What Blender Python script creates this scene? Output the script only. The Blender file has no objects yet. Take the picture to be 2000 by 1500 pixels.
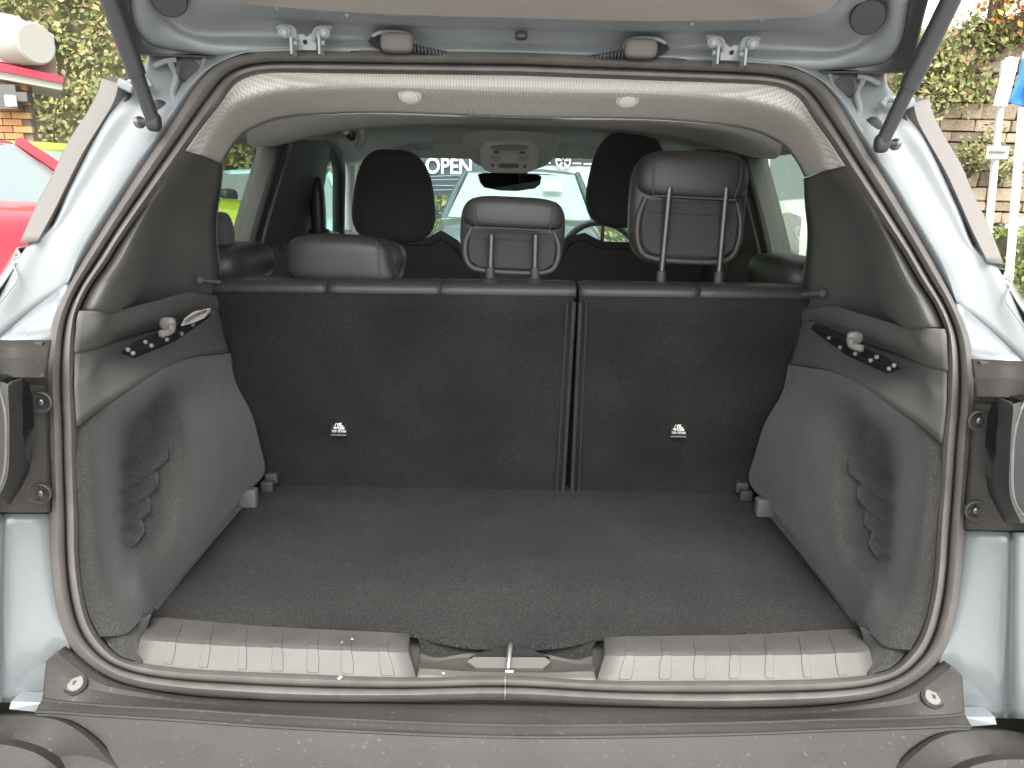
import bpy, bmesh, math, random
from mathutils import Vector, Matrix
random.seed(7)
R = math.radians
SC = bpy.context.scene
COL = SC.collection

# ------------------------------------------------------------------ camera
CZ = 1.27
CAM = Vector((-0.011, 0.0, CZ))
YAW, PITCH, ROLL = R(0.6), R(14.0), R(1.3)
F = 1444.0
fw = Vector((math.sin(YAW)*math.cos(PITCH), math.cos(YAW)*math.cos(PITCH), -math.sin(PITCH)))
r0 = Vector((math.cos(YAW), -math.sin(YAW), 0))
u0 = r0.cross(fw)
RT = r0*math.cos(ROLL) + u0*math.sin(ROLL)
UP = u0*math.cos(ROLL) - r0*math.sin(ROLL)
cd = bpy.data.cameras.new('camera'); co = bpy.data.objects.new('camera', cd); COL.objects.link(co)
co.matrix_world = Matrix(((RT.x, UP.x, -fw.x, CAM.x), (RT.y, UP.y, -fw.y, CAM.y), (RT.z, UP.z, -fw.z, CAM.z), (0, 0, 0, 1)))
cd.lens = 36*F/2000; cd.sensor_width = 36; cd.clip_start = 0.02; cd.clip_end = 400
SC.camera = co

# ------------------------------------------------------------------ light
W = bpy.data.worlds.new('World'); SC.world = W; W.use_nodes = True
nt = W.node_tree; bg = nt.nodes['Background']
sky = nt.nodes.new('ShaderNodeTexSky'); sky.sky_type = 'NISHITA'; sky.sun_disc = False
SUN_EL, SUN_AZ = R(52), R(176)      # compass direction the light comes from (0 = +Y, clockwise)
sky.sun_elevation = SUN_EL; sky.sun_rotation = SUN_AZ
sky.air_density = 1.0; sky.dust_density = 4.0; sky.ozone_density = 0.6
hs = nt.nodes.new('ShaderNodeHueSaturation'); hs.inputs['Saturation'].default_value = 0.14
nt.links.new(sky.outputs[0], hs.inputs['Color']); nt.links.new(hs.outputs[0], bg.inputs['Color'])
bg.inputs['Strength'].default_value = 0.15
sd = bpy.data.lights.new('sun', 'SUN'); sd.energy = .5; sd.angle = R(28); sd.color = (1, .95, .87)
so = bpy.data.objects.new('sun', sd); COL.objects.link(so)
sdir = Vector((math.sin(SUN_AZ)*math.cos(SUN_EL), math.cos(SUN_AZ)*math.cos(SUN_EL), math.sin(SUN_EL)))
so.rotation_euler = sdir.to_track_quat('Z', 'Y').to_euler(); so.location = (0, -5, 8)
vs = SC.view_settings; vs.view_transform = 'Standard'; vs.look = 'None'; vs.gamma = 1; vs.use_curve_mapping = False
vs.exposure = 1.98
SC.render.engine = 'CYCLES'
try:
    SC.cycles.max_bounces = 10; SC.cycles.diffuse_bounces = 5; SC.cycles.transparent_max_bounces = 16
except Exception: pass

# ------------------------------------------------------------------ helpers
def ray(px, py):
    return (fw*F + RT*(px-1000) - UP*(py-750)).normalized()
def P(px, py, Y):
    d = ray(px, py); return CAM + d*(Y/d.y)
def PZ(px, py, z):
    d = ray(px, py); return CAM + d*((z-CZ)/d.z)
def PX(px, py, x):
    d = ray(px, py); return CAM + d*((x-CAM.x)/d.x)
def lerp(a, b, t): return a+(b-a)*t
def interp(x, tab):
    if x <= tab[0][0]: return tab[0][1]
    for (a, va), (b, vb) in zip(tab, tab[1:]):
        if x <= b: return va+(vb-va)*(x-a)/(b-a)
    return tab[-1][1]
def cr(p0, p1, p2, p3, t):
    return 0.5*((2*p1)+(p2-p0)*t+(2*p0-5*p1+4*p2-p3)*t*t+(3*p1-p0-3*p2+p3)*t*t*t)
def smooth_line(pts, n, closed=False):
    pts = [Vector(p) for p in pts]; m = len(pts); out = []
    segs = m if closed else m-1
    for i in range(segs):
        if closed: a, b, c, d = pts[(i-1) % m], pts[i], pts[(i+1) % m], pts[(i+2) % m]
        else:
            b, c = pts[i], pts[i+1]
            a = pts[i-1] if i > 0 else b*2-c
            d = pts[i+2] if i+2 < m else c*2-b
        for k in range(n): out.append(cr(a, b, c, d, k/n))
    if not closed: out.append(pts[-1].copy())
    return out

EMP = {}
def root(name, label, cat, loc=(0, 0, 0), rz=0, group=None):
    o = bpy.data.objects.new(name, None); COL.objects.link(o)
    o.location = loc; o.rotation_euler = (0, 0, rz); o.empty_display_size = .1
    o['label'] = label; o['category'] = cat
    if group: o['group'] = group
    return o
def tag(o, label, cat, group=None):
    o['label'] = label; o['category'] = cat
    if group: o['group'] = group
    return o
WORLD_PARENTS = {}
def mk(name, verts, faces, m, parent=None, smooth=True, angle=38, face_cam=False, solid=0, local=False, label=None):
    me = bpy.data.meshes.new(name)
    verts = [Vector(v) for v in verts]
    if face_cam:
        s = 0
        for f in faces[::max(1, len(faces)//60)]:
            a, b, c = verts[f[0]], verts[f[1]], verts[f[2]]
            n = (b-a).cross(c-a); s += n.dot(CAM-a)
        if s < 0: faces = [tuple(reversed(f)) for f in faces]
    me.from_pydata([tuple(v) for v in verts], [], faces); 
    ms = m if isinstance(m, (list, tuple)) else [m]
    for x in ms: me.materials.append(x)
    me.validate()
    if smooth:
        me.polygons.foreach_set('use_smooth', [True]*len(me.polygons))
        me.set_sharp_from_angle(angle=R(angle))
    me.update()
    o = bpy.data.objects.new(name, me); COL.objects.link(o)
    if parent:
        o.parent = parent
        if not local:
            top = parent
            if parent.type == 'EMPTY':
                o.matrix_parent_inverse = Matrix.Translation(parent.location).inverted()
    if solid:
        md = o.modifiers.new('thickness', 'SOLIDIFY'); md.thickness = solid; md.offset = -1
    if label: o['label'] = label
    return o
def flip_parts(objs):
    """mirror copies (x -> -x) of part meshes; children given in order (parent first)"""
    mp = {}
    for o in objs:
        me = o.data.copy()
        for v in me.vertices: v.co.x = -v.co.x
        me.flip_normals()
        c = o.copy(); c.data = me; COL.objects.link(c)
        if o.parent in mp: c.parent = mp[o.parent]
        mp[o] = c
    return mp
class MB:
    """collects simple solids into one mesh"""
    def __init__(s): s.v = []; s.f = []; s.mi = []
    def add(s, v, f, mi=0):
        n = len(s.v); s.v += [Vector(x) for x in v]; s.f += [tuple(i+n for i in q) for q in f]; s.mi += [mi]*len(f); return s
    def box(s, c, h, rot=None, bev=0, mi=0):
        bm = bmesh.new(); bmesh.ops.create_cube(bm, size=2)
        for v in bm.verts: v.co = Vector((v.co.x*h[0], v.co.y*h[1], v.co.z*h[2]))
        if bev: bmesh.ops.bevel(bm, geom=bm.edges[:]+bm.verts[:], offset=bev, segments=3, affect='EDGES', profile=.5)
        M = Matrix.Translation(c) @ (rot.to_4x4() if rot else Matrix.Identity(4))
        vs_ = [M @ v.co for v in bm.verts]; bm.verts.index_update()
        fs = [tuple(v.index for v in f.verts) for f in bm.faces]; bm.free()
        return s.add(vs_, fs, mi)
    def cyl(s, a, b, r, r2=None, n=16, mi=0):
        a, b = Vector(a), Vector(b); r2 = r if r2 is None else r2
        q = (b-a).to_track_quat('Z', 'Y'); v = []; f = []
        for p, rr in ((a, r), (b, r2)):
            for i in range(n):
                t = 2*math.pi*i/n; v.append(p+q @ Vector((rr*math.cos(t), rr*math.sin(t), 0)))
        for i in range(n): f.append((i, (i+1) % n, n+(i+1) % n, n+i))
        f.append(tuple(reversed(range(n)))); f.append(tuple(range(n, 2*n)))
        return s.add(v, f, mi)
    def lathe(s, c, axis, prof, n=24, mi=0):
        """prof: (radius, height along axis)"""
        q = Vector(axis).to_track_quat('Z', 'Y'); c = Vector(c); v = []; f = []
        for r, h in prof:
            for i in range(n):
                t = 2*math.pi*i/n; v.append(c+q @ Vector((r*math.cos(t), r*math.sin(t), h)))
        for k in range(len(prof)-1):
            for i in range(n): f.append((k*n+i, k*n+(i+1) % n, (k+1)*n+(i+1) % n, (k+1)*n+i))
        f.append(tuple(reversed(range(n)))); f.append(tuple(range((len(prof)-1)*n, len(prof)*n)))
        return s.add(v, f, mi)
    def tube(s, pts, r, n=8, sub=4, closed=False, mi=0, flat=1.0):
        ps = smooth_line(pts, sub, closed) if sub > 1 else [Vector(p) for p in pts]
        m = len(ps); v = []; f = []; prev = None
        for i, p in enumerate(ps):
            if closed: t = (ps[(i+1) % m]-ps[i-1]).normalized()
            else: t = (ps[min(i+1, m-1)]-ps[max(i-1, 0)]).normalized()
            if prev is None:
                a = Vector((0, 0, 1)) if abs(t.z) < .9 else Vector((1, 0, 0)); x = t.cross(a).normalized()
            else: x = (prev-t*prev.dot(t)).normalized()
            prev = x; y = t.cross(x); rr = r[i*len(r)//m] if isinstance(r, (list, tuple)) else r
            for k in range(n):
                an = 2*math.pi*k/n; v.append(p+x*rr*math.cos(an)+y*rr*flat*math.sin(an))
        e = m if closed else m-1
        for i in range(e):
            for k in range(n):
                j = (i+1) % m; f.append((i*n+k, i*n+(k+1) % n, j*n+(k+1) % n, j*n+k))
        if not closed: f.append(tuple(reversed(range(n)))); f.append(tuple(range((m-1)*n, m*n)))
        return s.add(v, f, mi)
    def prism(s, poly, off, mi=0):
        """poly list of 3D points, extruded by vector off"""
        n = len(poly); off = Vector(off); a = [Vector(p) for p in poly]; b = [p+off for p in a]
        f = [tuple(range(n)), tuple(reversed(range(n, 2*n)))]+[(i, (i+1) % n, n+(i+1) % n, n+i) for i in range(n)]
        return s.add(a+b, f, mi)
    def superell(s, c, h, e1=.5, e2=.5, nu=32, nv=20, fn=None, rot=None, mi=0):
        v = []; f = []
        def pw(x, e): return math.copysign(abs(x)**e, x)
        for j in range(nv+1):
            ph = -math.pi/2+math.pi*j/nv
            for i in range(nu):
                th = 2*math.pi*i/nu
                p = Vector((pw(math.cos(ph), e1)*pw(math.cos(th), e2)*h[0], pw(math.cos(ph), e1)*pw(math.sin(th), e2)*h[1], pw(math.sin(ph), e1)*h[2]))
                if fn: p = fn(p)
                if rot: p = rot @ p
                v.append(p+Vector(c))
        for j in range(nv):
            for i in range(nu): f.append((j*nu+i, j*nu+(i+1) % nu, (j+1)*nu+(i+1) % nu, (j+1)*nu+i))
        return s.add(v, f, mi)
    def build(s, name, m, parent=None, **k):
        o = mk(name, s.v, s.f, m, parent, **k)
        if any(s.mi) and len(o.data.polygons) == len(s.mi): o.data.polygons.foreach_set('material_index', s.mi)
        return o
def surf(name, rows, m, parent, su=4, sv=1, smooth_v=False, solid=.003, angle=38, wrap=False, **k):
    """rows of (px,py,Y) or Vector keys -> smooth grid"""
    g = []
    for r in rows:
        pts = [(P(*p) if not isinstance(p, Vector) else p) for p in r]
        g.append(smooth_line(pts, su) if su > 1 else pts)
    if sv > 1:
        cols = list(zip(*g)); nc = []
        for c in cols:
            if smooth_v: nc.append(smooth_line(c, sv))
            else:
                q = []
                for a, b in zip(c, c[1:]):
                    q += [lerp(a, b, t/sv) for t in range(sv)]
                q.append(c[-1]); nc.append(q)
        g = list(map(list, zip(*nc)))
    nr, ncol = len(g), len(g[0]); v = [p for r in g for p in r]; f = []
    for i in range(nr-1):
        for j in range(ncol-1): f.append((i*ncol+j, i*ncol+j+1, (i+1)*ncol+j+1, (i+1)*ncol+j))
    return mk(name, v, f, m, parent, face_cam=True, solid=solid, angle=angle, **k)

# ------------------------------------------------------------------ materials
def mat(name, col, rough=.6, metal=0, var=0, vscale=60, bump=0, bscale=400, coat=0, spec=.5, sheen=0, col2=None, trans=0, detail=4, bdist=.002, stretch=None):
    m = bpy.data.materials.new(name); m.use_nodes = True; t = m.node_tree; b = t.nodes['Principled BSDF']
    b.inputs['Base Color'].default_value = (*col, 1); b.inputs['Roughness'].default_value = rough; b.inputs['Metallic'].default_value = metal
    b.inputs['Coat Weight'].default_value = coat; b.inputs['Coat Roughness'].default_value = .04
    b.inputs['Specular IOR Level'].default_value = spec
    if sheen: b.inputs['Sheen Weight'].default_value = sheen; b.inputs['Sheen Roughness'].default_value = .5
    tc = t.nodes.new('ShaderNodeTexCoord'); src = tc.outputs['Object']
    if stretch:
        mp = t.nodes.new('ShaderNodeMapping'); mp.inputs['Scale'].default_value = stretch; t.links.new(src, mp.inputs[0]); src = mp.outputs[0]
    if var or col2:
        n = t.nodes.new('ShaderNodeTexNoise'); n.inputs['Scale'].default_value = vscale; n.inputs['Detail'].default_value = detail
        t.links.new(src, n.inputs['Vector'])
        rp = t.nodes.new('ShaderNodeValToRGB'); c2 = col2 or tuple(min(1, c*(1+var)) for c in col); c1 = col if col2 else tuple(c*(1-var) for c in col)
        rp.color_ramp.elements[0].position = .35; rp.color_ramp.elements[1].position = .65
        rp.color_ramp.elements[0].color = (*c1, 1); rp.color_ramp.elements[1].color = (*c2, 1)
        t.links.new(n.outputs['Fac'], rp.inputs[0]); t.links.new(rp.outputs[0], b.inputs['Base Color'])
    if bump:
        n2 = t.nodes.new('ShaderNodeTexNoise'); n2.inputs['Scale'].default_value = bscale; n2.inputs['Detail'].default_value = 3
        t.links.new(src, n2.inputs['Vector'])
        bp = t.nodes.new('ShaderNodeBump'); bp.inputs['Strength'].default_value = bump; bp.inputs['Distance'].default_value = bdist
        t.links.new(n2.outputs['Fac'], bp.inputs['Height']); t.links.new(bp.outputs[0], b.inputs['Normal'])
    return m
def N(m, kind): return m.node_tree.nodes.new(kind)
def add_specks(m, scale=900, thr=.78, col=(.3, .3, .28), amount=.6):
    """light fibres / dust grains over the existing colour"""
    t = m.node_tree; b = t.nodes['Principled BSDF']
    tc = N(m, 'ShaderNodeTexCoord'); n = N(m, 'ShaderNodeTexNoise'); n.inputs['Scale'].default_value = scale; n.inputs['Detail'].default_value = 1
    t.links.new(tc.outputs['Object'], n.inputs['Vector'])
    mr = N(m, 'ShaderNodeMapRange'); mr.inputs[1].default_value = thr-.06; mr.inputs[2].default_value = thr+.06; mr.inputs[4].default_value = amount
    t.links.new(n.outputs['Fac'], mr.inputs[0])
    mx = N(m, 'ShaderNodeMix'); mx.data_type = 'RGBA'
    if b.inputs['Base Color'].links: t.links.new(b.inputs['Base Color'].links[0].from_socket, mx.inputs['A'])
    else: mx.inputs['A'].default_value = b.inputs['Base Color'].default_value
    mx.inputs['B'].default_value = (*col, 1)
    t.links.new(mr.outputs[0], mx.inputs['Factor']); t.links.new(mx.outputs['Result'], b.inputs['Base Color'])
    return m
def mottle(m, scale=6, amt=.25):
    t = m.node_tree; b = t.nodes['Principled BSDF']; tc = N(m, 'ShaderNodeTexCoord'); n = N(m, 'ShaderNodeTexNoise'); n.inputs['Scale'].default_value = scale; n.inputs['Detail'].default_value = 5
    t.links.new(tc.outputs['Object'], n.inputs['Vector']); mr = N(m, 'ShaderNodeMapRange'); mr.inputs[1].default_value = .3; mr.inputs[2].default_value = .7; mr.inputs[3].default_value = 1-amt; mr.inputs[4].default_value = 1+amt
    t.links.new(n.outputs['Fac'], mr.inputs[0]); mx = N(m, 'ShaderNodeMix'); mx.data_type = 'RGBA'; mx.blend_type = 'MULTIPLY'; mx.inputs['Factor'].default_value = 1
    t.links.new(b.inputs['Base Color'].links[0].from_socket, mx.inputs['A']); t.links.new(mr.outputs[0], mx.inputs['B']); t.links.new(mx.outputs['Result'], b.inputs['Base Color'])
def glass_mat(name, tint, refl=.06, rough=.02):
    m = bpy.data.materials.new(name); m.use_nodes = True; t = m.node_tree; t.nodes.clear()
    out = t.nodes.new('ShaderNodeOutputMaterial'); tr = t.nodes.new('ShaderNodeBsdfTransparent'); tr.inputs[0].default_value = (*tint, 1)
    gl = t.nodes.new('ShaderNodeBsdfGlossy'); gl.inputs['Roughness'].default_value = rough; gl.inputs[0].default_value = (.9, 1, .97, 1)
    fr = t.nodes.new('ShaderNodeLayerWeight'); fr.inputs[0].default_value = .25
    ml = t.nodes.new('ShaderNodeMath'); ml.operation = 'MULTIPLY_ADD'; ml.inputs[1].default_value = .12; ml.inputs[2].default_value = refl*.5
    t.links.new(fr.outputs['Fresnel'], ml.inputs[0])
    mx = t.nodes.new('ShaderNodeMixShader'); t.links.new(ml.outputs[0], mx.inputs[0]); t.links.new(tr.outputs[0], mx.inputs[1]); t.links.new(gl.outputs[0], mx.inputs[2])
    t.links.new(mx.outputs[0], out.inputs[0]); return m

PAINT = mat('pale_blue_paint', (.215, .237, .243), .28, .15, var=.03, vscale=3, coat=1, bump=.04, bscale=28, bdist=.004)
add_specks(PAINT, 1500, .72, (.5, .54, .55), .2)
INPAINT = mat('pale_blue_inner_paint', (.225, .243, .248), .45, .1, var=.06, vscale=9, coat=.3, bump=.22, bscale=9, bdist=.012)
RUBBER = mat('seal_rubber', (.115, .107, .098), .5, bump=.15, bscale=70, var=.12, vscale=25, bdist=.0015)
RUBBER_DARK = mat('dark_rubber', (.02, .02, .021), .6)
STRUT = mat('strut_black', (.03, .03, .034), .42)
PLASTIC = mat('grained_grey_plastic', (.05, .049, .047), .5, bump=.5, bscale=1500, var=.07, vscale=14, bdist=.0008)
PLASTIC_IN = mat('grained_black_plastic', (.10, .097, .092), .6, bump=.4, bscale=1500, var=.05, vscale=10, bdist=.0008)
PLASTIC_OUT = mat('bumper_grey_plastic', (.038, .035, .031), .6, spec=.35, bump=.5, bscale=900, var=.12, vscale=6, bdist=.001)
add_specks(PLASTIC_OUT, 170, .73, (.14, .13, .115), .4)
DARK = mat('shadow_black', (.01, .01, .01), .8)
BLACK_GLOSS = mat('gloss_black', (.012, .012, .014), .12, coat=.6)
CARPET = mat('boot_carpet', (.025, .0243, .023), .95, var=.42, vscale=300, bump=.9, bscale=500, sheen=.04, spec=.15, bdist=.0025)
add_specks(CARPET, 520, .70, (.16, .155, .145), .55)
CARPET_SIDE = mat('side_carpet', (.040, .0395, .0375), .95, var=.3, vscale=420, bump=.7, bscale=500, sheen=.25, spec=.15, bdist=.002)
add_specks(CARPET_SIDE, 480, .72, (.16, .155, .14), .4)
CARPET_SEAT = mat('seat_back_carpet', (.022, .022, .0215), .95, var=.22, vscale=420, bump=.6, bscale=700, sheen=.08, spec=.12, bdist=.0015, stretch=(.5, 1, 1))
add_specks(CARPET_SEAT, 600, .72, (.11, .108, .10), .4)
for m_ in (CARPET, CARPET_SIDE, CARPET_SEAT): mottle(m_)
LEATHER = mat('black_leatherette', (.045, .042, .042), .42, bump=.35, bscale=600, var=.08, vscale=8, bdist=.0007)
FABRIC = mat('black_seat_fabric', (.085, .088, .088), .85, bump=.5, bscale=900, sheen=.1, spec=.2)
LINER = mat('grey_headliner', (.62, .61, .58), .95, bump=.3, bscale=900, spec=.1)
CONSOLE = mat('pale_grey_plastic', (.78, .78, .75), .55, bump=.2, bscale=900)
TRIMGREY = mat('pale_pillar_trim', (.62, .61, .58), .7, bump=.2, bscale=700)
METAL = mat('zinc_metal', (.55, .56, .56), .32, .8)
STEEL = mat('dark_post_steel', (.16, .15, .145), .28, .8)
WHITE = mat('white_print', (.85, .85, .82), .6)
GLASS = glass_mat('clear_glass', (.88, .95, .92), .03)
TINT = glass_mat('privacy_glass', (.60, .64, .60), .05)
SIDEGLASS = glass_mat('clear_side_glass', (.74, .86, .83), .05)
LENS = mat('clear_lens', (.6, .57, .52), .15, coat=.5)
# headliner with a woven diamond grain
def weave(m):
    t = m.node_tree; b = t.nodes['Principled BSDF']; tc = N(m, 'ShaderNodeTexCoord'); sp = N(m, 'ShaderNodeSeparateXYZ'); t.links.new(tc.outputs['Object'], sp.inputs[0])
    def M(op, a, bb):
        n = N(m, 'ShaderNodeMath'); n.operation = op
        for i, x in enumerate((a, bb)):
            if x is None: continue
            if isinstance(x, (int, float)): n.inputs[i].default_value = x
            else: t.links.new(x, n.inputs[i])
        return n.outputs[0]
    zz = M('MULTIPLY', sp.outputs[2], 1.0); yy = M('MULTIPLY', sp.outputs[1], .55); w = M('ADD', zz, yy)
    a = M('SINE', M('MULTIPLY', M('ADD', sp.outputs[0], w), 720), None); c = M('SINE', M('MULTIPLY', M('SUBTRACT', sp.outputs[0], w), 720), None)
    p = M('MULTIPLY', a, c); f = M('MULTIPLY_ADD', p, .5); 
    f.node.inputs[2].default_value = .5
    rp = N(m, 'ShaderNodeValToRGB'); rp.color_ramp.elements[0].position = .25; rp.color_ramp.elements[1].position = .8
    rp.color_ramp.elements[0].color = (.54, .52, .48, 1); rp.color_ramp.elements[1].color = (.76, .73, .68, 1)
    t.links.new(f, rp.inputs[0]); t.links.new(rp.outputs[0], b.inputs['Base Color'])
    bp = N(m, 'ShaderNodeBump'); bp.inputs['Strength'].default_value = .5; bp.inputs['Distance'].default_value = .002
    t.links.new(f, bp.inputs['Height']); t.links.new(bp.outputs[0], b.inputs['Normal'])
    return m
WEAVE = weave(mat('woven_headliner', (.36, .35, .32), .95, spec=.1))

# ================================================================== THE CAR
CAR = root('hatchback_car', 'pale blue hatchback with its tailgate raised and empty dark carpeted boot open', 'car', (0, 2.4, 0))
YS = [(100, 1.14), (200, 1.08), (350, 1.01), (500, .95), (650, .905), (800, .885), (1000, .872), (1250, .865), (1375, .862)]
def ys(py): return interp(py, YS)
RING = [(990, 1375, 990, 1327), (775, 1371, 810, 1324), (600, 1370, 610, 1316), (460, 1363, 460, 1310), (340, 1353, 350, 1304),
        (255, 1338, 280, 1295), (195, 1312, 230, 1279), (150, 1276, 196, 1244), (123, 1230, 176, 1205), (107, 1165, 163, 1150),
        (100, 1090, 156, 1085), (97, 1010, 155, 1005), (94, 920, 152, 915), (92, 830, 150, 830), (88, 755, 147, 757),
        (92, 695, 146, 695), (101, 638, 148, 645), (115, 598, 155, 605), (138, 550, 175, 562), (170, 496, 208, 515),
        (205, 440, 245, 457), (240, 385, 283, 404), (277, 328, 322, 350), (315, 272, 362, 294), (348, 222, 395, 248),
        (381, 171, 428, 206), (416, 133, 453, 171), (453, 112, 478, 153), (500, 103, 510, 144), (560, 99, 565, 142),
        (730, 100, 720, 144), (1018, 103, 1018, 148)]
def ringpt(i, t, dy=0, exact0=False):
    a = RING[i]; px, py = lerp(a[0], a[2], t), lerp(a[1], a[3], t)
    Y = lerp(ys(a[1]), ys(a[1])+.012, t)+dy
    p = P(px, py, Y)
    if i in (0, len(RING)-1): p.x = 0
    return p
# seal: full loop left half + mirror
prof = [(-.03, .02), (0, .008), (.10, -.004), (.25, -.0105), (.40, -.008), (.49, .002), (.525, .010), (.56, .003), (.66, -.005), (.80, -.006), (.93, 0), (1.0, .012), (1.02, .03)]
rows = []
for t, dy in prof:
    L = smooth_line([ringpt(i, t, dy) for i in range(len(RING))], 4)
    Rr = [Vector((-p.x, p.y, p.z)) for p in reversed(L[1:-1])]
    rows.append(L+Rr)
n = len(rows[0]); v = []; f = []
for r in rows:
    for p in r:
        # the joint at the bottom centre sags slightly where the two ends meet
        s = math.exp(-(p.x/.11)**2) if p.z < .9 else 0
        v.append(p+Vector((0, .004*s, .004*s)))
for i in range(len(rows)-1):
    for j in range(n): f.append((i*n+j, i*n+(j+1) % n, (i+1)*n+(j+1) % n, (i+1)*n+j))
SEAL = mk('weatherstrip', v, f, RUBBER, CAR, face_cam=True, angle=60)
jb = MB()
jp = [ringpt(0, t, dy-.0012)+Vector((-.002, .004, .004)) for t, dy in prof[1:-1]]
jb.tube(jp, .0012, 6, 2); jb.build('seal_joint', mat('seal_joint_glue', (.2, .19, .17), .5), SEAL)

SYM = []          # part meshes of the left side, mirrored at the end of the section
def S(o): SYM.append(o); return o

# ---- painted door frame round the opening (left side)
frame_keys = {  # ring index -> (mid1, mid2, mid3, outer)
 30: [(690, 99), (650, 99), (600, 99), (560, 99)],
 29: [(520, 100), (480, 100), (440, 100), (400, 101)],
 28: [(470, 104), (430, 106), (370, 106), (303, 106)],
 27: [(438, 116), (405, 116), (350, 116), (293, 118)],
 26: [(402, 136), (372, 137), (330, 141), (281, 148)],
 25: [(366, 172), (345, 172), (300, 176), (249, 184)],
 24: [(334, 220), (318, 220), (275, 216), (222, 214)],
 23: [(302, 268), (292, 268), (242, 262), (197, 256)],
 22: [(262, 322), (255, 322), (205, 318), (163, 318)],
 21: [(226, 378), (218, 378), (170, 372), (133, 375)],
 20: [(192, 430), (184, 430), (136, 428), (102, 440)],
 19: [(158, 486), (150, 485), (100, 486), (44, 500)],
 18: [(130, 553), (114, 564), (60, 607), (-60, 712)],
}
rows = []
for i in sorted(frame_keys, reverse=True):
    a = RING[i]; y0 = ys(a[1]); k = frame_keys[i]
    rows.append([P(a[0]+3, a[1], y0+.018), P(k[0][0], k[0][1], y0+.002), P(k[1][0], k[1][1], y0+.022), P(k[2][0], k[2][1], y0+.022), P(k[3][0], k[3][1], y0+.012), P(k[3][0]-4, k[3][1]-2, y0+.05)])
rows = [list(r) for r in rows]
FRAME = S(surf('door_frame', rows, INPAINT, CAR, su=5, sv=5, smooth_v=True, solid=.002, angle=50))
# facet below (lighter) down to the lamp housing
y0 = ys(620)
c_up = [(150, 549), (132, 552), (112, 566), (60, 607), (10, 650), (-60, 712)]
c_lo = [(134, 592), (118, 638), (108, 666), (50, 665), (0, 665), (-60, 716)]
yu = [ys(548)+.018, ys(548)+.004, ys(560)+.022, ys(600)+.022, ys(640)+.018, ys(690)+.012]; yl = [ys(596)+.02, ys(638)+.018, ys(660)+.014, .895, .878, .86]
rows = [[(x, y, Y) for (x, y), Y in zip(c_up, yu)], [(x, y, Y) for (x, y), Y in zip(c_lo, yl)]]
S(surf('frame_facet', rows, PAINT, CAR, su=1, sv=4, solid=.002, angle=30))
# outer shoulder, out to the side of the car
rows = [[(44, 500, .968), (2, 562, .955), (-60, 640, .935), (-60, 714, .905)],
        [(36, 485, 1.03), (-8, 550, 1.01), (-75, 610, .99), (-140, 700, .98)],
        [Vector((-.64, 1.5, 1.21)), Vector((-.70, 1.5, 1.16)), Vector((-.77, 1.5, 1.10)), Vector((-.82, 1.5, 1.03))]]
S(surf('quarter_panel', rows, PAINT, CAR, su=4, sv=3, solid=.002))
zq = P(-60, 714, .905).z
rows = []
for p in (P(-72, 690, .815), P(-72, 850, .80), P(-74, 1003, .80), P(-88, 1090, .798), P(-88, 1255, .794), P(-88, 1372, .792), P(-88, 1372, .792)+Vector((0, .03, -.25))):
    xo = min(-.845, p.x-.12); rows.append([p, lerp(p, Vector((xo, 1.0, p.z)), .35)+Vector((-.02, -.025, 0)), lerp(p, Vector((xo, 1.0, p.z)), .75)+Vector((-.015, -.02, 0)), Vector((xo, 1.02, p.z)), Vector((xo-.005, 1.5, p.z+.02))])
S(surf('rear_corner', rows, PAINT, CAR, su=4, sv=2, solid=.002))
# seam lines of the rear quarter
b = MB()
b.tube([P(57, 478, .985), P(50, 495, .975), P(27, 505, .965), P(25, 515, .96), P(34, 542, .95), P(20, 566, .945), P(-5, 595, .94)], .0012, 6, 3)
S(b.build('panel_seam', mat('seam_sealant', (.25, .27, .27), .6), CAR))
# pressed beads in the gutter corner
b = MB()
b.tube([P(330, 118, 1.142), P(345, 150, 1.122), P(338, 185, 1.108), P(352, 205, 1.10)], .0045, 8, 4)
b.tube([P(400, 118, 1.148), P(392, 140, 1.13), P(386, 158, 1.12)], .004, 8, 4)
b.tube([P(300, 130, 1.13), P(322, 120, 1.135), P(345, 118, 1.14)], .004, 8, 4)
b.tube([P(238, 168, 1.098), P(262, 160, 1.10), P(285, 158, 1.105), P(296, 172, 1.10)], .005, 8, 4)
S(b.build('pressed_bead', INPAINT, CAR))
b = MB(); b.box(P(247, 168, 1.09), (.011, .006, .006), Matrix.Rotation(R(25), 3, 'Y'), .002)
S(b.build('corner_clip', INPAINT, CAR))
# plugs
b = MB(); n_ = (CAM-P(370, 140, 1.12)).normalized(); n_ = (n_+Vector((.4, 0, -.1))).normalized()
b.lathe(P(370, 140, 1.125), n_, [(.0165, -.006), (.0165, 0), (.015, .003), (.0135, .002), (.0, .002)], 28)
S(b.build('grommet', PLASTIC, CAR))
b = MB(); b.lathe(P(312, 213, 1.10), (.55, -.9, 0), [(.0125, -.004), (.0125, .001), (.010, .003), (0, .0035)], 24)
S(b.build('grommet', STRUT, CAR))

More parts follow.
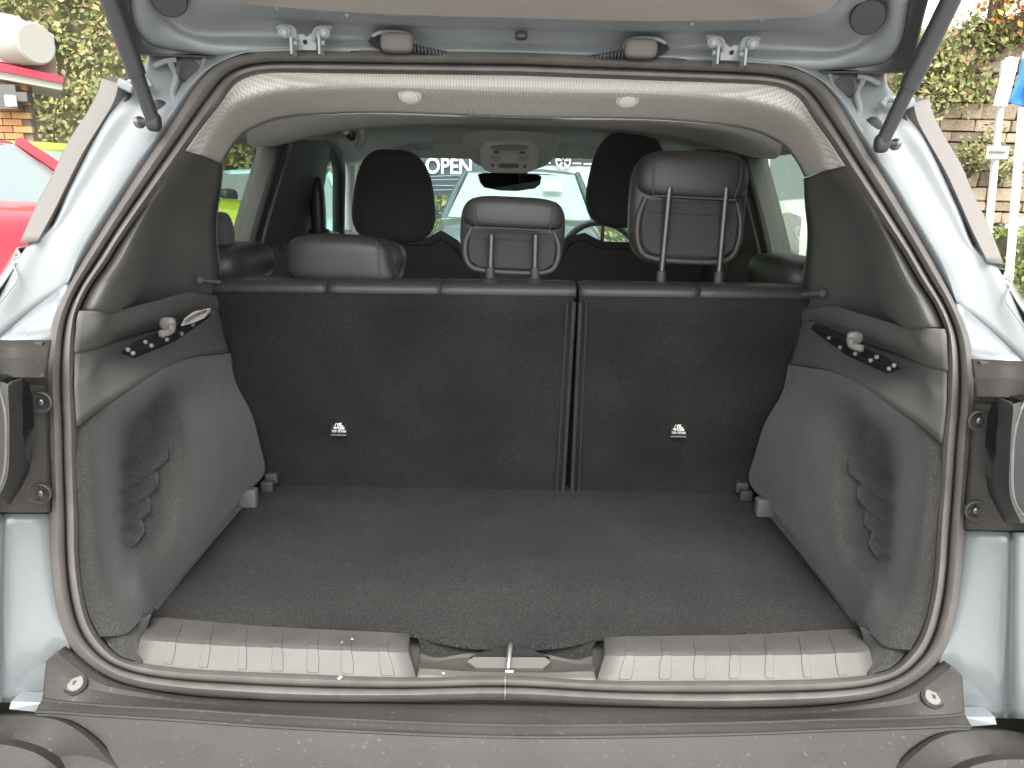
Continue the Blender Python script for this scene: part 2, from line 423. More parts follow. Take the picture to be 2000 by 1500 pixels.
# ---- black quarter trim (outer strip beside the glass)
Ytr = [(150, 1.115), (250, 1.07), (350, 1.02), (475, .97)]
outer = [(200, 153), (192, 181), (171, 221), (133, 280), (107, 336), (72, 402), (41, 473)]
crease = [(232, 163), (222, 198), (200, 236), (165, 292), (137, 346), (106, 410), (72, 472)]
inner = [(250, 151), (247, 190), (222, 228), (184, 288), (155, 338), (121, 402), (93, 460)]
rows = [[P(x-2, y, interp(y, Ytr)+.10) for x, y in outer], [P(x, y, interp(y, Ytr)-.005) for x, y in outer], [P(x, y, interp(y, Ytr)-.012) for x, y in crease], [P(x, y, interp(y, Ytr)+.012) for x, y in inner], [P(x+4, y, interp(y, Ytr)+.04) for x, y in inner]]
S(surf('pillar_trim', rows, mat('trim_grey_plastic', (.17, .16, .145), .45, bump=.2, bscale=900), CAR, su=4, solid=.002, angle=25))
cap = MB(); cap.prism([P(200, 153, 1.11), P(250, 151, 1.12), P(232, 166, 1.105)], (0, .06, .0)); S(cap.build('trim_cap', PLASTIC, CAR, smooth=False))
b = MB(); b.tube([P(x+3, y+1, interp(y, Ytr)+.004) for x, y in inner], .003, 8, 4)
S(b.build('trim_seal', RUBBER_DARK, CAR))
b = MB(); b.tube([P(x+15, y+3, interp(y, Ytr)+.012) for x, y in inner[1:-1]], .0045, 8, 4)
S(b.build('gutter_bead', PAINT, CAR))

# ---- lamp housing, plastic, left
HX = [(-80, .80), (0, .835), (50, .85), (100, .872)]
def hy(x, d=0): return interp(x, HX)+d
rows = []
for (y, xs, dz) in [(664, [101, 80, 40, 0, -70], .004), (700, [96, 66, 40, 0, -70], -.010), (702, [95, 66, 40, 0, -70], -.012),
                    (737, [93, 52, 38, 0, -70], -.016), (752, [93, 50, 38, 0, -70], .004), (870, [96, 60, 40, 0, -70], .006), (902, [97, 62, 40, 0, -70], .0), (935, [98, 55, 30, 0, -70], -.004), (1000, [99, 60, 30, 0, -70], -.004), (1003, [99, 60, 30, 0, -70], .02)]:
    rows.append([P(x, y, hy(x, dz)) for x in xs])
S(surf('lamp_housing', rows, PLASTIC_OUT, CAR, su=4, sv=2, solid=.003, angle=25))
b = MB(); b.prism([P(-70, 667, .83), P(88, 667, .868), P(70, 697, .862), P(-70, 700, .825)], (0, -.004, 0))
S(b.build('housing_step', PLASTIC, CAR, smooth=False))
# dark vertical flank + lamp
rows = [[(52, 737, .845), (50, 760, .845), (57, 800, .847), (60, 860, .848), (58, 915, .848), (42, 950, .842), (20, 985, .83)],
        [(26, 745, .80), (26, 770, .80), (27, 810, .80), (27, 860, .80), (26, 910, .80), (20, 940, .80), (2, 985, .80)],
        [(16, 750, .79), (16, 770, .785), (18, 810, .785), (18, 860, .785), (17, 910, .785), (10, 945, .785), (-12, 985, .79)],
        [(-10, 742, .81), (-2, 765, .80), (12, 810, .80), (14, 860, .80), (12, 910, .80), (2, 950, .80), (-30, 985, .80)]]
S(surf('lamp_surround', rows, PLASTIC, CAR, su=4, sv=2, solid=.002, angle=30))
b = MB(); pts = [P(-60, 720, .80), P(-8, 745, .80), (P(10, 800, .797)), P(13, 860, .796), P(9, 925, .797), P(-10, 965, .80), P(-60, 1000, .80)]
c_ = [Vector(p) for p in pts]; b.prism(c_, (0, .05, 0)); lo = S(b.build('tail_light', BLACK_GLOSS, CAR, smooth=False))
b = MB(); b.tube(c_, .0018, 6, 3); S(b.build('light_rim', RUBBER, lo))
for sx, sy in ((78, 786), (77, 964)):
    b = MB(); c0 = P(sx, sy, .862 if sy < 900 else .854); ax = Vector((.2, -1, .0))
    b.lathe(c0, ax, [(.0135, -.004), (.0135, .0015), (.0122, .0025), (.0108, .001), (.0095, -.004), (.0, -.004)], 24)
    sc = S(b.build('screw_recess', PLASTIC, CAR))
    b = MB(); b.lathe(c0, ax, [(.004, -.004), (.004, .0), (.002, .001), (.0018, -.001), (0, -.001)], 10); S(b.build('screw', STEEL, sc))

# ---- lower painted wing beside the seal
def lowrow(y, xs, ds): return [P(x, y, interp(y, [(1000, .87), (1380, .86)])+d) for x, d in zip(xs, ds)]
rows = [lowrow(1004, [101, 88, 30, 8, -5, -90], [.02, .012, -.012, -.02, -.045, -.07]),
        lowrow(1090, [104, 90, 30, 6, -8, -90], [.02, .012, -.012, -.02, -.045, -.07]),
        lowrow(1180, [114, 98, 32, 4, -10, -90], [.02, .012, -.012, -.02, -.045, -.07]),
        lowrow(1255, [136, 110, 34, 4, -14, -90], [.02, .012, -.012, -.02, -.045, -.07]),
        lowrow(1320, [140, 100, 32, 2, -18, -90], [.02, .012, -.012, -.02, -.045, -.07]),
        lowrow(1372, [140, 90, 26, -2, -24, -90], [.02, .012, -.012, -.02, -.045, -.07])]
S(surf('rear_wing', rows, PAINT, CAR, su=5, sv=3, smooth_v=True, solid=.002))
b = MB(); b.prism([P(90, 1372, .85), P(22, 1370, .835), P(18, 1385, .828), P(68, 1390, .835)], (0, .02, 0)); S(b.build('wing_lip', PAINT, CAR, smooth=False))

# ---- bumper (left half; mirrored)
bl = lambda L, Y, d=0: [P(x, y, Y if not isinstance(Y, list) else Y[i]) for i, (x, y) in enumerate(L)]
xs0 = lambda ps: [Vector((0, ps[0].y, ps[0].z))]+ps[1:]
B0 = [(990, 1374), (775, 1372), (510, 1366), (360, 1356), (250, 1336), (195, 1312), (150, 1278), (128, 1262)]
B1 = [(990, 1387), (775, 1383), (510, 1377), (360, 1366), (270, 1352), (195, 1335), (132, 1292), (112, 1272)]
B1b = [(990, 1392), (775, 1388), (510, 1382), (360, 1372), (262, 1360), (180, 1345), (112, 1310), (90, 1292)]
B2 = [(990, 1416), (775, 1409), (510, 1396), (360, 1386), (262, 1381), (180, 1376), (112, 1370), (83, 1366)]
B3 = [(990, 1419), (775, 1412), (510, 1399), (360, 1389), (262, 1384), (180, 1379), (112, 1373), (81, 1369)]
B4 = [(990, 1434), (775, 1428), (510, 1413), (360, 1402), (262, 1396), (180, 1391), (112, 1386), (74, 1384)]
B5 = [(990, 1439), (775, 1432), (510, 1418), (360, 1407), (262, 1401), (180, 1396), (112, 1391), (70, 1390)]
B6 = [(990, 1470), (775, 1466), (510, 1456), (360, 1450), (262, 1444), (180, 1440), (120, 1437), (60, 1434)]
B7 = [(990, 1570), (775, 1565), (510, 1558), (360, 1554), (280, 1552), (200, 1549), (120, 1546), (50, 1544)]
rows = [xs0(bl(B0, .872)), xs0(bl(B1, .858)), xs0(bl(B1b, .853)), xs0(bl(B2, .836)), xs0(bl(B3, .832)), xs0(bl(B4, .824)), xs0(bl(B5, .819)), xs0(bl(B6, .805)), xs0(bl(B7, .755))]
rows[3] = [p+Vector((0, 0, .0015)) for p in rows[3]]; rows[5] = [p+Vector((0, 0, .002)) for p in rows[5]]
rows = [r[::-1]+[Vector((-p.x, p.y, p.z)) for p in r[1:]] for r in rows]
surf('bumper', rows, PLASTIC_OUT, CAR, su=5, sv=2, solid=.004, angle=20)
def fullx(L): return L[::-1]+[Vector((-p.x, p.y, p.z)) for p in L[1:]]
b = MB(); b.tube(fullx(xs0(bl(B2, .8345))), .0018, 6, 4); b.build('bumper_rib', PLASTIC_OUT, CAR)
b = MB(); b.tube(fullx(xs0(bl(B5, .8185))), .0024, 6, 4); b.build('bumper_rib', PLASTIC_OUT, CAR)
# corner of the bumper, raised
C0 = [(-60, 1400), (0, 1393), (60, 1393), (110, 1398), (150, 1412), (190, 1440), (225, 1475), (270, 1510), (330, 1560)]
C1 = [(-60, 1404), (0, 1398), (58, 1399), (105, 1405), (142, 1420), (180, 1450), (212, 1484), (250, 1520), (310, 1570)]
C2 = [(-60, 1435), (0, 1440), (40, 1446), (80, 1458), (112, 1476), (140, 1500), (160, 1530), (180, 1560), (200, 1600)]
C3 = [(-60, 1452), (0, 1454), (36, 1460), (72, 1472), (100, 1490), (124, 1512), (140, 1540), (150, 1580), (160, 1620)]
C4 = [(-60, 1600), (0, 1600), (30, 1600), (60, 1605), (90, 1610), (110, 1615), (120, 1620), (130, 1640), (140, 1660)]
rows = [bl(C0, [.84, .835, .828, .82, .812, .802, .792, .78, .765]), bl(C1, [.825, .82, .815, .806, .798, .79, .782, .77, .755]), bl(C2, .785), bl(C3, .765), bl(C4, .72)]
S(surf('bumper_corner', rows, PLASTIC_OUT, CAR, su=4, sv=2, solid=.004, angle=35))
# bolt in its recess
c0 = P(150, 1336, .853); ax = Vector((0, -.62, .78)).normalized()
b = MB(); b.lathe(c0+Vector((-.001, 0, .0005)), ax, [(.0155, -.004), (.0155, .0035), (.0138, .005), (.0122, .0035), (.0112, .0005), (0, .0005)], 28); rc = S(b.build('bolt_recess', PLASTIC_OUT, CAR))
b = MB(); b.lathe(c0, ax, [(.0105, .001), (.0105, .0045), (.0096, .0056), (.003, .0058), (.0026, .003), (0, .003)], 28); bo = S(b.build('bolt', mat('dull_bolt', (.17, .16, .145), .6, .2, var=.1, vscale=300), rc))

flipped = flip_parts(SYM)
for o in flipped.values():
    pass
# right lamp / bumper need no change; welded seam of the two bumper halves is hidden by the ribs
SYM = []

# ================================================================== BOOT INTERIOR
FZ = P(990, 955, 1.55).z
def yseat(py): return 1.42+(py-560)/390*.13
# ---- headliner
ri = [23, 24, 25, 26, 27, 28, 29, 30, 31]
r0_ = [ringpt(i, 1.0, .016) for i in ri]
c1 = [(396, 304), (412, 268), (436, 228), (466, 203), (500, 190), (540, 181), (600, 176), (740, 174), (1018, 182)]
c2 = [(434, 320), (452, 290), (476, 262), (500, 249), (526, 238), (560, 230), (620, 225), (760, 222), (1018, 231)]
Yc1 = [1.16, 1.17, 1.18, 1.185, 1.19, 1.195, 1.2, 1.2, 1.2]
Yc2 = [1.46, 1.45, 1.44, 1.43, 1.42, 1.41, 1.40, 1.39, 1.38]
def zc(L): return L[:-1]+[Vector((0, L[-1].y, L[-1].z))]
r1_ = zc([P(x, y, Y) for (x, y), Y in zip(c1, Yc1)]); r2_ = zc([P(x, y, Y) for (x, y), Y in zip(c2, Yc2)])
mid = zc([P(lerp(a[0], b[0], .5)-6*(1-i/8), lerp(a[1], b[1], .45)-2, lerp(y1, y2, .45)) for i, (a, b, y1, y2) in enumerate(zip(c1, c2, Yc1, Yc2))])
def fullrow(L): return L+[Vector((-p.x, p.y, p.z)) for p in reversed(L[:-1])]
HL = surf('rear_headliner', [fullrow(r0_), fullrow([lerp(a, b, .5)+Vector((0, -.004, 0)) for a, b in zip(r0_, r1_)]), fullrow(r1_), fullrow(mid), fullrow(r2_)], WEAVE, CAR, su=5, sv=4, smooth_v=True, solid=.003, angle=60)
# ceiling
XK = [p.x/r2_[2].x for p in r2_[2:]]
def ceilrow(Y, z, w, crown): return [Vector((-w*s, Y, z-crown*abs(s)**3)) for s in XK]
zt = P(1018, 231, 1.38).z; zh = P(1000, 283, 2.62).z
rows = [r2_[2:], [p+Vector((0, .02, .006)) for p in r2_[2:]], ceilrow(1.65, zt+.028, .56, .07), ceilrow(1.9, zt+.036, .575, .06), ceilrow(2.2, zh+.03, .575, .06), ceilrow(2.5, zh+.012, .57, .07), ceilrow(2.66, zh-.005, .56, .075)]
rows = [[Vector((-abs(p.x), p.y, p.z)) for p in r] for r in rows]; rows = [fullrow(r) for r in rows]
surf('ceiling_lining', rows, LINER, CAR, su=4, sv=4, smooth_v=True, solid=.004, angle=60)
for sx, sy in ((800, 188), (1226, 196)):
    b = MB(); c0 = P(sx, sy, 1.225); ax = Vector((0, -.55, -.85)).normalized()
    b.lathe(c0, ax, [(.019, -.004), (.018, .000), (.0165, .001), (.0145, .001), (.0135, .004), (.011, .0055), (0, .006)], 28)
    b.build('ceiling_clip', LINER, HL)

# ---- left side linings (mirrored later)
seal = lambda i: ringpt(i, 1.0, .014)
# upper quarter lining
def q(x, y, Y): return P(x, y, Y)
rows = []
tab = [(23, (380, 296, 1.13), (392, 302, 1.17), (434, 322, 1.45)),
       (22, (335, 350, 1.07), (348, 352, 1.13), (430, 370, 1.45)),
       (21, (295, 404, 1.03), (310, 408, 1.10), (423, 420, 1.45)),
       (20, (268, 455, 1.00), (293, 462, 1.08), (422, 462, 1.45)),
       (19, (240, 512, .975), (278, 522, 1.06), (426, 502, 1.45)),
       (18, (208, 560, .955), (252, 572, 1.03), (430, 542, 1.45)),
       (17, (184, 604, .94), (224, 611, 1.00), (434, 578, 1.45))]
for i, a, b2, c in tab:
    rows.append([seal(i), q(*a), q(*b2), q(lerp(b2[0], c[0], .3), lerp(b2[1], c[1], .3), lerp(b2[2], c[2], .42)), q(*c)])
QL = S(surf('quarter_lining', rows, PLASTIC_IN, CAR, su=5, sv=4, smooth_v=True, solid=.003, angle=70))
# return of the lining round the window edge
rows = [[q(*c) for i, a, b2, c in tab], [q(c[0]-2, c[1], 1.48) for i, a, b2, c in tab], [q(c[0]-16, c[1], 1.56) for i, a, b2, c in tab]]
S(surf('lining_edge', rows, PLASTIC_IN, CAR, su=4, solid=.002))
# shelf ledge
LT = [(176, 640, .925), (200, 628, .95), (222, 612, 1.0), (268, 598, 1.08), (320, 585, 1.17), (368, 573, 1.27), (405, 578, 1.36), (434, 590, 1.44)]
LM = [(166, 655, .922), (192, 645, .945), (220, 632, .99), (268, 618, 1.07), (320, 606, 1.16), (368, 591, 1.26), (405, 588, 1.35), (434, 598, 1.44)]
LB = [(160, 672, .925), (188, 662, .95), (222, 650, 1.0), (270, 639, 1.08), (322, 624, 1.17), (370, 606, 1.27), (405, 594, 1.355), (434, 602, 1.445)]
LC = [(160, 690, .93), (190, 682, .97), (226, 668, 1.045), (274, 652, 1.13), (326, 636, 1.22), (374, 618, 1.31), (406, 602, 1.37), (434, 610, 1.45)]
s17 = [seal(17), q(184, 604, .94)]
rows = [[P(*p) for k, p in enumerate([(155, 607, .927), (190, 607, .945), (224, 611, 1.0), (268, 597, 1.09), (320, 583, 1.18), (368, 570, 1.28), (405, 575, 1.37), (434, 578, 1.45)])], [(151, 622, .922)]+LT[1:], [(149, 645, .920)]+LM[1:], [(147, 668, .918)]+LB[1:], [(146, 690, .915)]+LC[1:]]
S(surf('shelf_ledge', rows, PLASTIC_IN, QL, su=4, sv=3, smooth_v=True, solid=.002, angle=60))
# plastic band under the ledge down to the carpet
RB = [(147, 757, .90), (175, 740, .925), (205, 722, .975), (250, 700, 1.04), (300, 684, 1.12), (350, 664, 1.21), (400, 640, 1.32), (440, 640, 1.45)]
RC = [(150, 835, .90), (192, 802, .93), (235, 772, .97), (290, 735, 1.05), (330, 713, 1.13), (372, 698, 1.22), (410, 692, 1.31), (452, 688, 1.43)]
rows = [[(148, 690, .918)]+LC[1:], [tuple(lerp(a, b, .5) for a, b in zip(p, r)) for p, r in zip([(148, 690, .918)]+LC[1:], RB)], RB, RC]
LL = S(surf('lower_lining', rows, PLASTIC_IN, CAR, su=4, sv=4, smooth_v=True, solid=.002, angle=60))
# recess strip with studs
rec = MB()
rec.prism([P(236, 690, .985), P(262, 668, 1.02), P(330, 642, 1.12), P(405, 606, 1.30), P(412, 618, 1.30), P(340, 668, 1.12), P(262, 700, 1.02)], (-.002, .004, 0))
S(rec.build('recess_strip', mat('recess_black', (.015, .015, .015), .4), LL, smooth=False))
studs = [(250, 683, 1.0), (260, 690, 1.005), (284, 668, 1.04), (296, 675, 1.045), (317, 656, 1.08), (326, 663, 1.085), (355, 652, 1.14), (377, 634, 1.19)]
for x, y, Y in studs:
    b = MB(); b.lathe(P(x, y, Y-.008), (.45, -.85, .25), [(.0032, -.003), (.0034, 0), (.002, .003), (0, .0042)], 10)
    S(b.build('stud', METAL, LL))
# bag hook
b = MB(); b.tube([P(312, 652, 1.065), P(326, 650, 1.075), P(336, 645, 1.085), P(337, 633, 1.085)], .0032, 8, 4, flat=1.6)
b.superell(P(328, 632, 1.10), (.012, .006, .010), .7, .7, 14, 8)
S(b.build('bag_hook', mat('hook_grey', (.16, .155, .145), .45), LL))
# luggage cover peg
b = MB(); a0 = P(428, 551, 1.40); a1 = P(392, 547, 1.33)
b.cyl(a0, a1, .0042, n=16); b.cyl(a1, a1+(a1-a0).normalized()*.003, .0060, n=16)
S(b.build('cover_peg', mat('peg_grey', (.12, .12, .115), .3), QL))
# carpeted wheel-arch lining
G = [
 [(150, 835, .905), (192, 802, .935), (238, 772, .975), (290, 736, 1.05), (330, 714, 1.13), (380, 698, 1.24), (451, 689, 1.44)],
 [(151, 875, .895), (190, 850, .925), (236, 815, 1.06), (285, 795, 1.13), (340, 768, 1.16), (400, 750, 1.27), (461, 745, 1.455)],
 [(152, 915, .89), (192, 895, .92), (234, 880, 1.07), (295, 862, 1.115), (360, 846, 1.12), (430, 825, 1.27), (492, 806, 1.47)],
 [(155, 1005, .887), (197, 985, .915), (234, 965, 1.065), (298, 940, 1.095), (366, 930, 1.10), (440, 900, 1.27), (509, 870, 1.49)],
 [(156, 1085, .885), (203, 1070, .912), (240, 1045, 1.03), (295, 1030, 1.07), (360, 1010, 1.085), (432, 960, 1.27), (517, 925, 1.51)],
 [(163, 1150, .883), (213, 1145, .91), (252, 1110, .975), (290, 1110, 1.01), (345, 1085, 1.075), None, None],
]
G[5][5] = PZ(402, 1040, FZ+.03); G[5][6] = PZ(470, 975, FZ+.012)
last = [P(176, 1205, .882), P(235, 1200, .905), P(268, 1165, .95), PZ(300, 1190, FZ+.004), PZ(352, 1131, FZ), PZ(410, 1062, FZ), PZ(478, 985, FZ)]
last2 = [P(196, 1244, .881), P(245, 1238, .90), P(272, 1215, .935), PZ(296, 1203, FZ-.01), PZ(350, 1136, FZ-.02), PZ(408, 1068, FZ-.02), PZ(476, 992, FZ-.02)]
G += [last, last2]
AL = S(surf('arch_lining', G, CARPET_SIDE, CAR, su=12, sv=12, smooth_v=True, solid=.003, angle=70))
def proj(p):
    d = p-CAM; z = d.dot(fw); return 1000+F*d.dot(RT)/z, 750-F*d.dot(UP)/z
STEPS = [(222, 950, 308, 886, 19), (226, 992, 290, 938, 17), (230, 1030, 275, 986, 16), (238, 1064, 264, 1028, 15)]
for v_ in AL.data.vertices:
    px, py = proj(v_.co); best = 0
    if not (190 < px < 350 and 840 < py < 1110): continue
    for (x0, y0, x1, y1, r) in STEPS:
        dx, dy = x1-x0, y1-y0; t = max(0, min(1, ((px-x0)*dx+(py-y0)*dy)/(dx*dx+dy*dy)))
        ox, oy = px-(x0+dx*t), py-(y0+dy*t); side = (ox*(-dy)+oy*dx)/math.hypot(dx, dy)   # + below the line
        d_ = math.hypot(ox, oy); rr2 = r*(.85 if side > 0 else 1.5)
        k = max(0, 1-(d_/rr2)**2)**(.6 if side > 0 else 1.2); fade = min(1, t*2.2+.15)
        best = max(best, k*fade)
    v_.co += Vector((.020, -.018, 0))*best
AL.data.update()
# carpet apron at the near corner, running to the sill
rows = [[seal(7)+Vector((0, .004, 0)), P(245, 1235, .906), P(272, 1212, .941), P(296, 1200, .965)],
        [seal(6), P(240, 1272, .884), P(262, 1255, .905), P(284, 1240, .94)],
        [seal(5), P(276, 1296, .88), P(280, 1290, .885), P(290, 1262, .92)]]
S(surf('corner_lining', rows, CARPET_SIDE, CAR, su=4, sv=4, smooth_v=True, solid=.003, angle=70))
# moulded steps in the carpet
# floor catches
b = MB(); c0 = PZ(486, 984, FZ)+Vector((.004, -.012, .0195)); b.box(c0, (.0185, .012, .0195), None, .004); S(b.build('floor_catch', mat('mid_grey_plastic', (.13, .13, .13), .5), CAR))
b = MB(); c0 = PZ(526, 954, FZ)+Vector((.004, -.02, .014)); b.box(c0, (.013, .010, .0115), None, .0025); b.box(c0+Vector((.004, .02, .012)), (.014, .012, .012), None, .004); S(b.build('floor_catch', PLASTIC, CAR))
b = MB(); b.tube([PZ(303, 1192, FZ+.001), PZ(356, 1127, FZ+.001), PZ(412, 1059, FZ+.001), PZ(470, 992, FZ+.001)], .0035, 8, 4)
S(b.build('carpet_piping', CARPET_SIDE, AL))
flipped = flip_parts(SYM)
# left-only boot lamp
b = MB(); lp = [P(353, 637, 1.125), P(360, 622, 1.14), P(378, 609, 1.18), P(408, 602, 1.23), P(407, 610, 1.23), P(395, 623, 1.20), P(376, 631, 1.165)]
b.prism(lp, (.0, .008, 0)); LAMP = b.build('boot_lamp', LENS, LL, smooth=False)
b = MB(); b.tube([P(362, 630, 1.132), P(380, 617, 1.165), P(402, 607, 1.212)], .0022, 6, 3); b.build('lamp_filament', METAL, LAMP)

# ---- floor
def fz(px, py, z=0): return PZ(px, py, FZ+z)
half = [fz(990, 1262), fz(925, 1260), fz(860, 1250), fz(800, 1236), fz(650, 1229), fz(500, 1221), fz(400, 1212), fz(296, 1203)]
far = 1.60
fl = []
for p in half: fl.append(p)
fl[0].x = 0
nearL = [Vector(p) for p in half]
_a, _b = fz(296, 1203), fz(474, 988); XFAR = _a.x+(_b.x-_a.x)*(far-_a.y)/(_b.y-_a.y)
rows = []
for t in [0, .03, .1, .25, .5, .75, 1]:
    r = []
    for k, p in enumerate(nearL):
        s = k/(len(nearL)-1)
        xf = lerp(0, XFAR, s)
        q_ = Vector((lerp(p.x, xf, t), lerp(p.y, far, t), FZ+.0015))
        r.append(q_)
    rows.append(r+[Vector((-p.x, p.y, p.z)) for p in reversed(r[:-1])] if False else r)
rows = [[Vector(p) for p in r][::-1]+[Vector((-p.x, p.y, p.z)) for p in r[1:]] for r in rows]
pre = [p+Vector((0, -.004, -.006)) for p in rows[0]]
FLOOR = surf('boot_floor', [pre]+rows, CARPET, CAR, su=3, sv=4, solid=.006, angle=60)

# ---- sill: scuff plates
SILLZ = P(990, 1327, .876).z
def plate(mir):
    T = [(300, 1204), (400, 1213), (500, 1222), (650, 1230), (800, 1237)]
    Bn = [(275, 1247), (395, 1256), (500, 1261), (650, 1267), (797, 1272)]
    Cn = [(264, 1293), (385, 1307), (500, 1313), (650, 1319), (814, 1326)]
    top = [fz(x, y, .003) for x, y in T]; bn = [P(x, y, .910) for x, y in Bn]; cn = [P(x, y, .882) for x, y in Cn]
    bn2 = [lerp(a, b_, .08)+Vector((0, 0, .0008)) for a, b_ in zip(bn, cn)]
    rows = [[p+Vector((0, .01, -.01)) for p in top], top, [lerp(a, b_, .9)+Vector((0, 0, .001)) for a, b_ in zip(top, bn)], bn2, cn, [p+Vector((0, -.002, -.01)) for p in cn]]
    if mir: rows = [[Vector((-p.x, p.y, p.z)) for p in r] for r in rows]
    pl = surf('scuff_plate', rows, SCUFF, CAR, su=4, sv=3, smooth_v=False, solid=.003, angle=22)
    # end cheek toward the striker recess
    e = [r[-1] for r in rows[1:5]]; sx = -1 if not mir else 1
    ch = MB(); ch.prism(e+[e[-1]+Vector((0, 0, -.02)), e[0]+Vector((0, 0, -.02))], (-.004 if not mir else .004, 0, 0)); ch.build('plate_cheek', SCUFF, pl, smooth=False)
    # raised tread ribs, following the plate
    fine = [smooth_line(r, 60) for r in rows[1:5]]; nc = len(fine[0])-1
    for x in (347, 413, 481, 547, 615, 682, 751):
        hw = 9; k0 = min(range(nc+1), key=lambda k: abs(fine[2][k].x-(P(x, 1262, .92).x if not mir else -P(x, 1262, .92).x)))
        ka, kb = max(1, k0-5), min(nc-1, k0+5); vv = []; ff = []; path = []
        for (i, t) in ((0, .25), (0, .6), (0, 1), (1, 1), (2, .3), (2, .6), (2, .86), (2, .93)):
            sh = 0 if t < .9 else 1
            A = lerp(fine[i][ka+sh], fine[i+1][ka+sh], t); B = lerp(fine[i][kb-sh], fine[i+1][kb-sh], t); path.append((A, B))
        for A, B in path:
            d = (B-A).normalized(); u = Vector((0, -.5, .87))
            vv += [A-u*.001, A+d*.0012+u*.0014, B-d*.0012+u*.0014, B-u*.001]
        m_ = len(path)
        for k in range(m_-1):
            for j in range(3): ff.append((4*k+j, 4*k+j+1, 4*k+5+j, 4*k+4+j))
        ff += [(0, 1, 2, 3), tuple(reversed(range(4*m_-4, 4*m_)))]
        mk('tread_rib', vv, ff, SCUFF, pl, smooth=False)
    return pl
def _i2(x, L): return interp(x, [(a, b_) for a, b_ in L])
SCUFF = mat('scuff_plastic', (.105, .10, .092), .5, bump=.4, bscale=1200, var=.08, vscale=20, bdist=.0008)
plate(False); plate(True)
# ---- striker recess between the plates
rc = MB()
def half_row(ps, Y): 
    pts = [P(x, y, Y_) for (x, y), Y_ in zip(ps, Y)]; pts[0].x = 0
    return pts[::-1]+[Vector((-p.x, p.y, p.z)) for p in pts[1:]]
A0 = half_row([(990, 1258), (925, 1258), (860, 1250), (812, 1240)], [.975, .975, .975, .975])
A1 = half_row([(990, 1266), (930, 1268), (862, 1278), (822, 1262)], [.968, .965, .952, .965])
A2 = half_row([(990, 1284), (905, 1284), (850, 1292), (820, 1290)], [.955, .95, .935, .93])
A3 = half_row([(990, 1306), (905, 1305), (850, 1302), (816, 1300)], [.915, .913, .908, .905])
A4 = half_row([(990, 1313), (905, 1311), (850, 1307), (818, 1306)], [.893, .893, .893, .893])
A5 = half_row([(990, 1326), (905, 1325), (850, 1324), (814, 1322)], [.88, .88, .88, .88])
cs = surf('recess_carpet', [A0, A1, [lerp(a, b_, .4) for a, b_ in zip(A1, A2)]], CARPET, CAR, su=5, sv=3, smooth_v=True, angle=60)
SILLM = mat('sill_plastic', (.10, .095, .085), .45, bump=.3, bscale=1200)
surf('striker_tray', [[lerp(a, b_, .35) for a, b_ in zip(A1, A2)], A2, A3, A4, A5], SILLM, CAR, su=5, sv=3, smooth_v=False, angle=25)
b = MB(); hp = [(918, 1283), (945, 1272), (990, 1267), (1040, 1270), (1074, 1283)]
b.prism([P(x, y, .932) for x, y in hp], (0, .012, -.012)); b.build('striker_hole', DARK, CAR, smooth=False)
b = MB(); tp = [(925, 1283), (1065, 1284), (1075, 1292), (1060, 1305), (930, 1304), (912, 1292)]
b.prism([P(x, y, .930-(y-1283)*.0012) for x, y in tp], (0, .003, -.006)); b.build('striker_plate', mat('plate_grey', (.17, .165, .15), .4), CAR, smooth=True)
b = MB(); b.tube([P(993, 1310, .905), P(993, 1300, .905), P(996, 1268, .925), P(997, 1260, .935), P(997, 1262, .950)], .0036, 12, 4); b.tube([P(987, 1312, .897), P(1003, 1312, .897)], .004, 10, 2)
b.build('striker', mat('striker_steel', (.35, .34, .32), .35, .8), CAR)

# ---- rear seat backs
def seatback(xt0, xt1, xb0, xb1, seams):
    """pixel x of the top and bottom corners; returns the carpeted panel"""
    rowsd = []
    ncol = 9
    def line(y0l, y0r, xa, xb, dY, Yb): 
        return [P(lerp(xa, xb, t), lerp(y0l, y0r, t), Yb+dY) for t in [i/(ncol-1) for i in range(ncol)]]
    sl = 15/1165     # roll of the row
    yy = lambda base, x: base+(x-430)*.0129
    rows = []
    for base, k, dY in [(572, 0, -.012), (700, .32, -.014), (850, .7, -.010), (952, .96, -.004), (985, 1, .0)]:
        xa, xb = lerp(xt0, xb0, k), lerp(xt1, xb1, k)
        rows.append([P(lerp(xa, xb, i/(ncol-1)), yy(base, lerp(xa, xb, i/(ncol-1))), yseat(base)+dY) for i in range(ncol)])
    pn = surf('seat_back', rows, CARPET_SEAT, CAR, su=2, sv=4, smooth_v=False, solid=.04, angle=50)
    return pn, yy
sb1, yy = seatback(410, 1120, 440, 1098, ())
sb2, yy = seatback(1133, 1600, 1117, 1590, ())
sb1['label'] = 'wider charcoal carpeted seat back on the left of the split'; sb2['label'] = 'narrower charcoal carpeted seat back on the right of the split'
# leatherette rolls along the top
def roll(x0, x1, par, sy=0):
    pts = [P(lerp(x0, x1, i/5), yy(562, lerp(x0, x1, i/5))+sy, 1.432) for i in range(6)]
    b = MB(); L = smooth_line(pts, 4); m = len(L); v = []; f = []; n = 14
    for i, p in enumerate(L):
        e = min(i, m-1-i)/(m-1); pin = 1-.10*max(0, 1-e/.03)
        for k in range(n):
            a = 2*math.pi*k/n; ca, sa = math.cos(a), math.sin(a)
            v.append(p+Vector((0, math.copysign(abs(ca)**.8, ca)*.045*pin+.028, math.copysign(abs(sa)**.75, sa)*.0195*pin)))
    for i in range(m-1):
        for k in range(n): f.append((i*n+k, i*n+(k+1) % n, (i+1)*n+(k+1) % n, (i+1)*n+k))
    f += [tuple(reversed(range(n))), tuple(range((m-1)*n, m*n))]
    return mk('top_roll', v, f, LEATHER, par, angle=70)
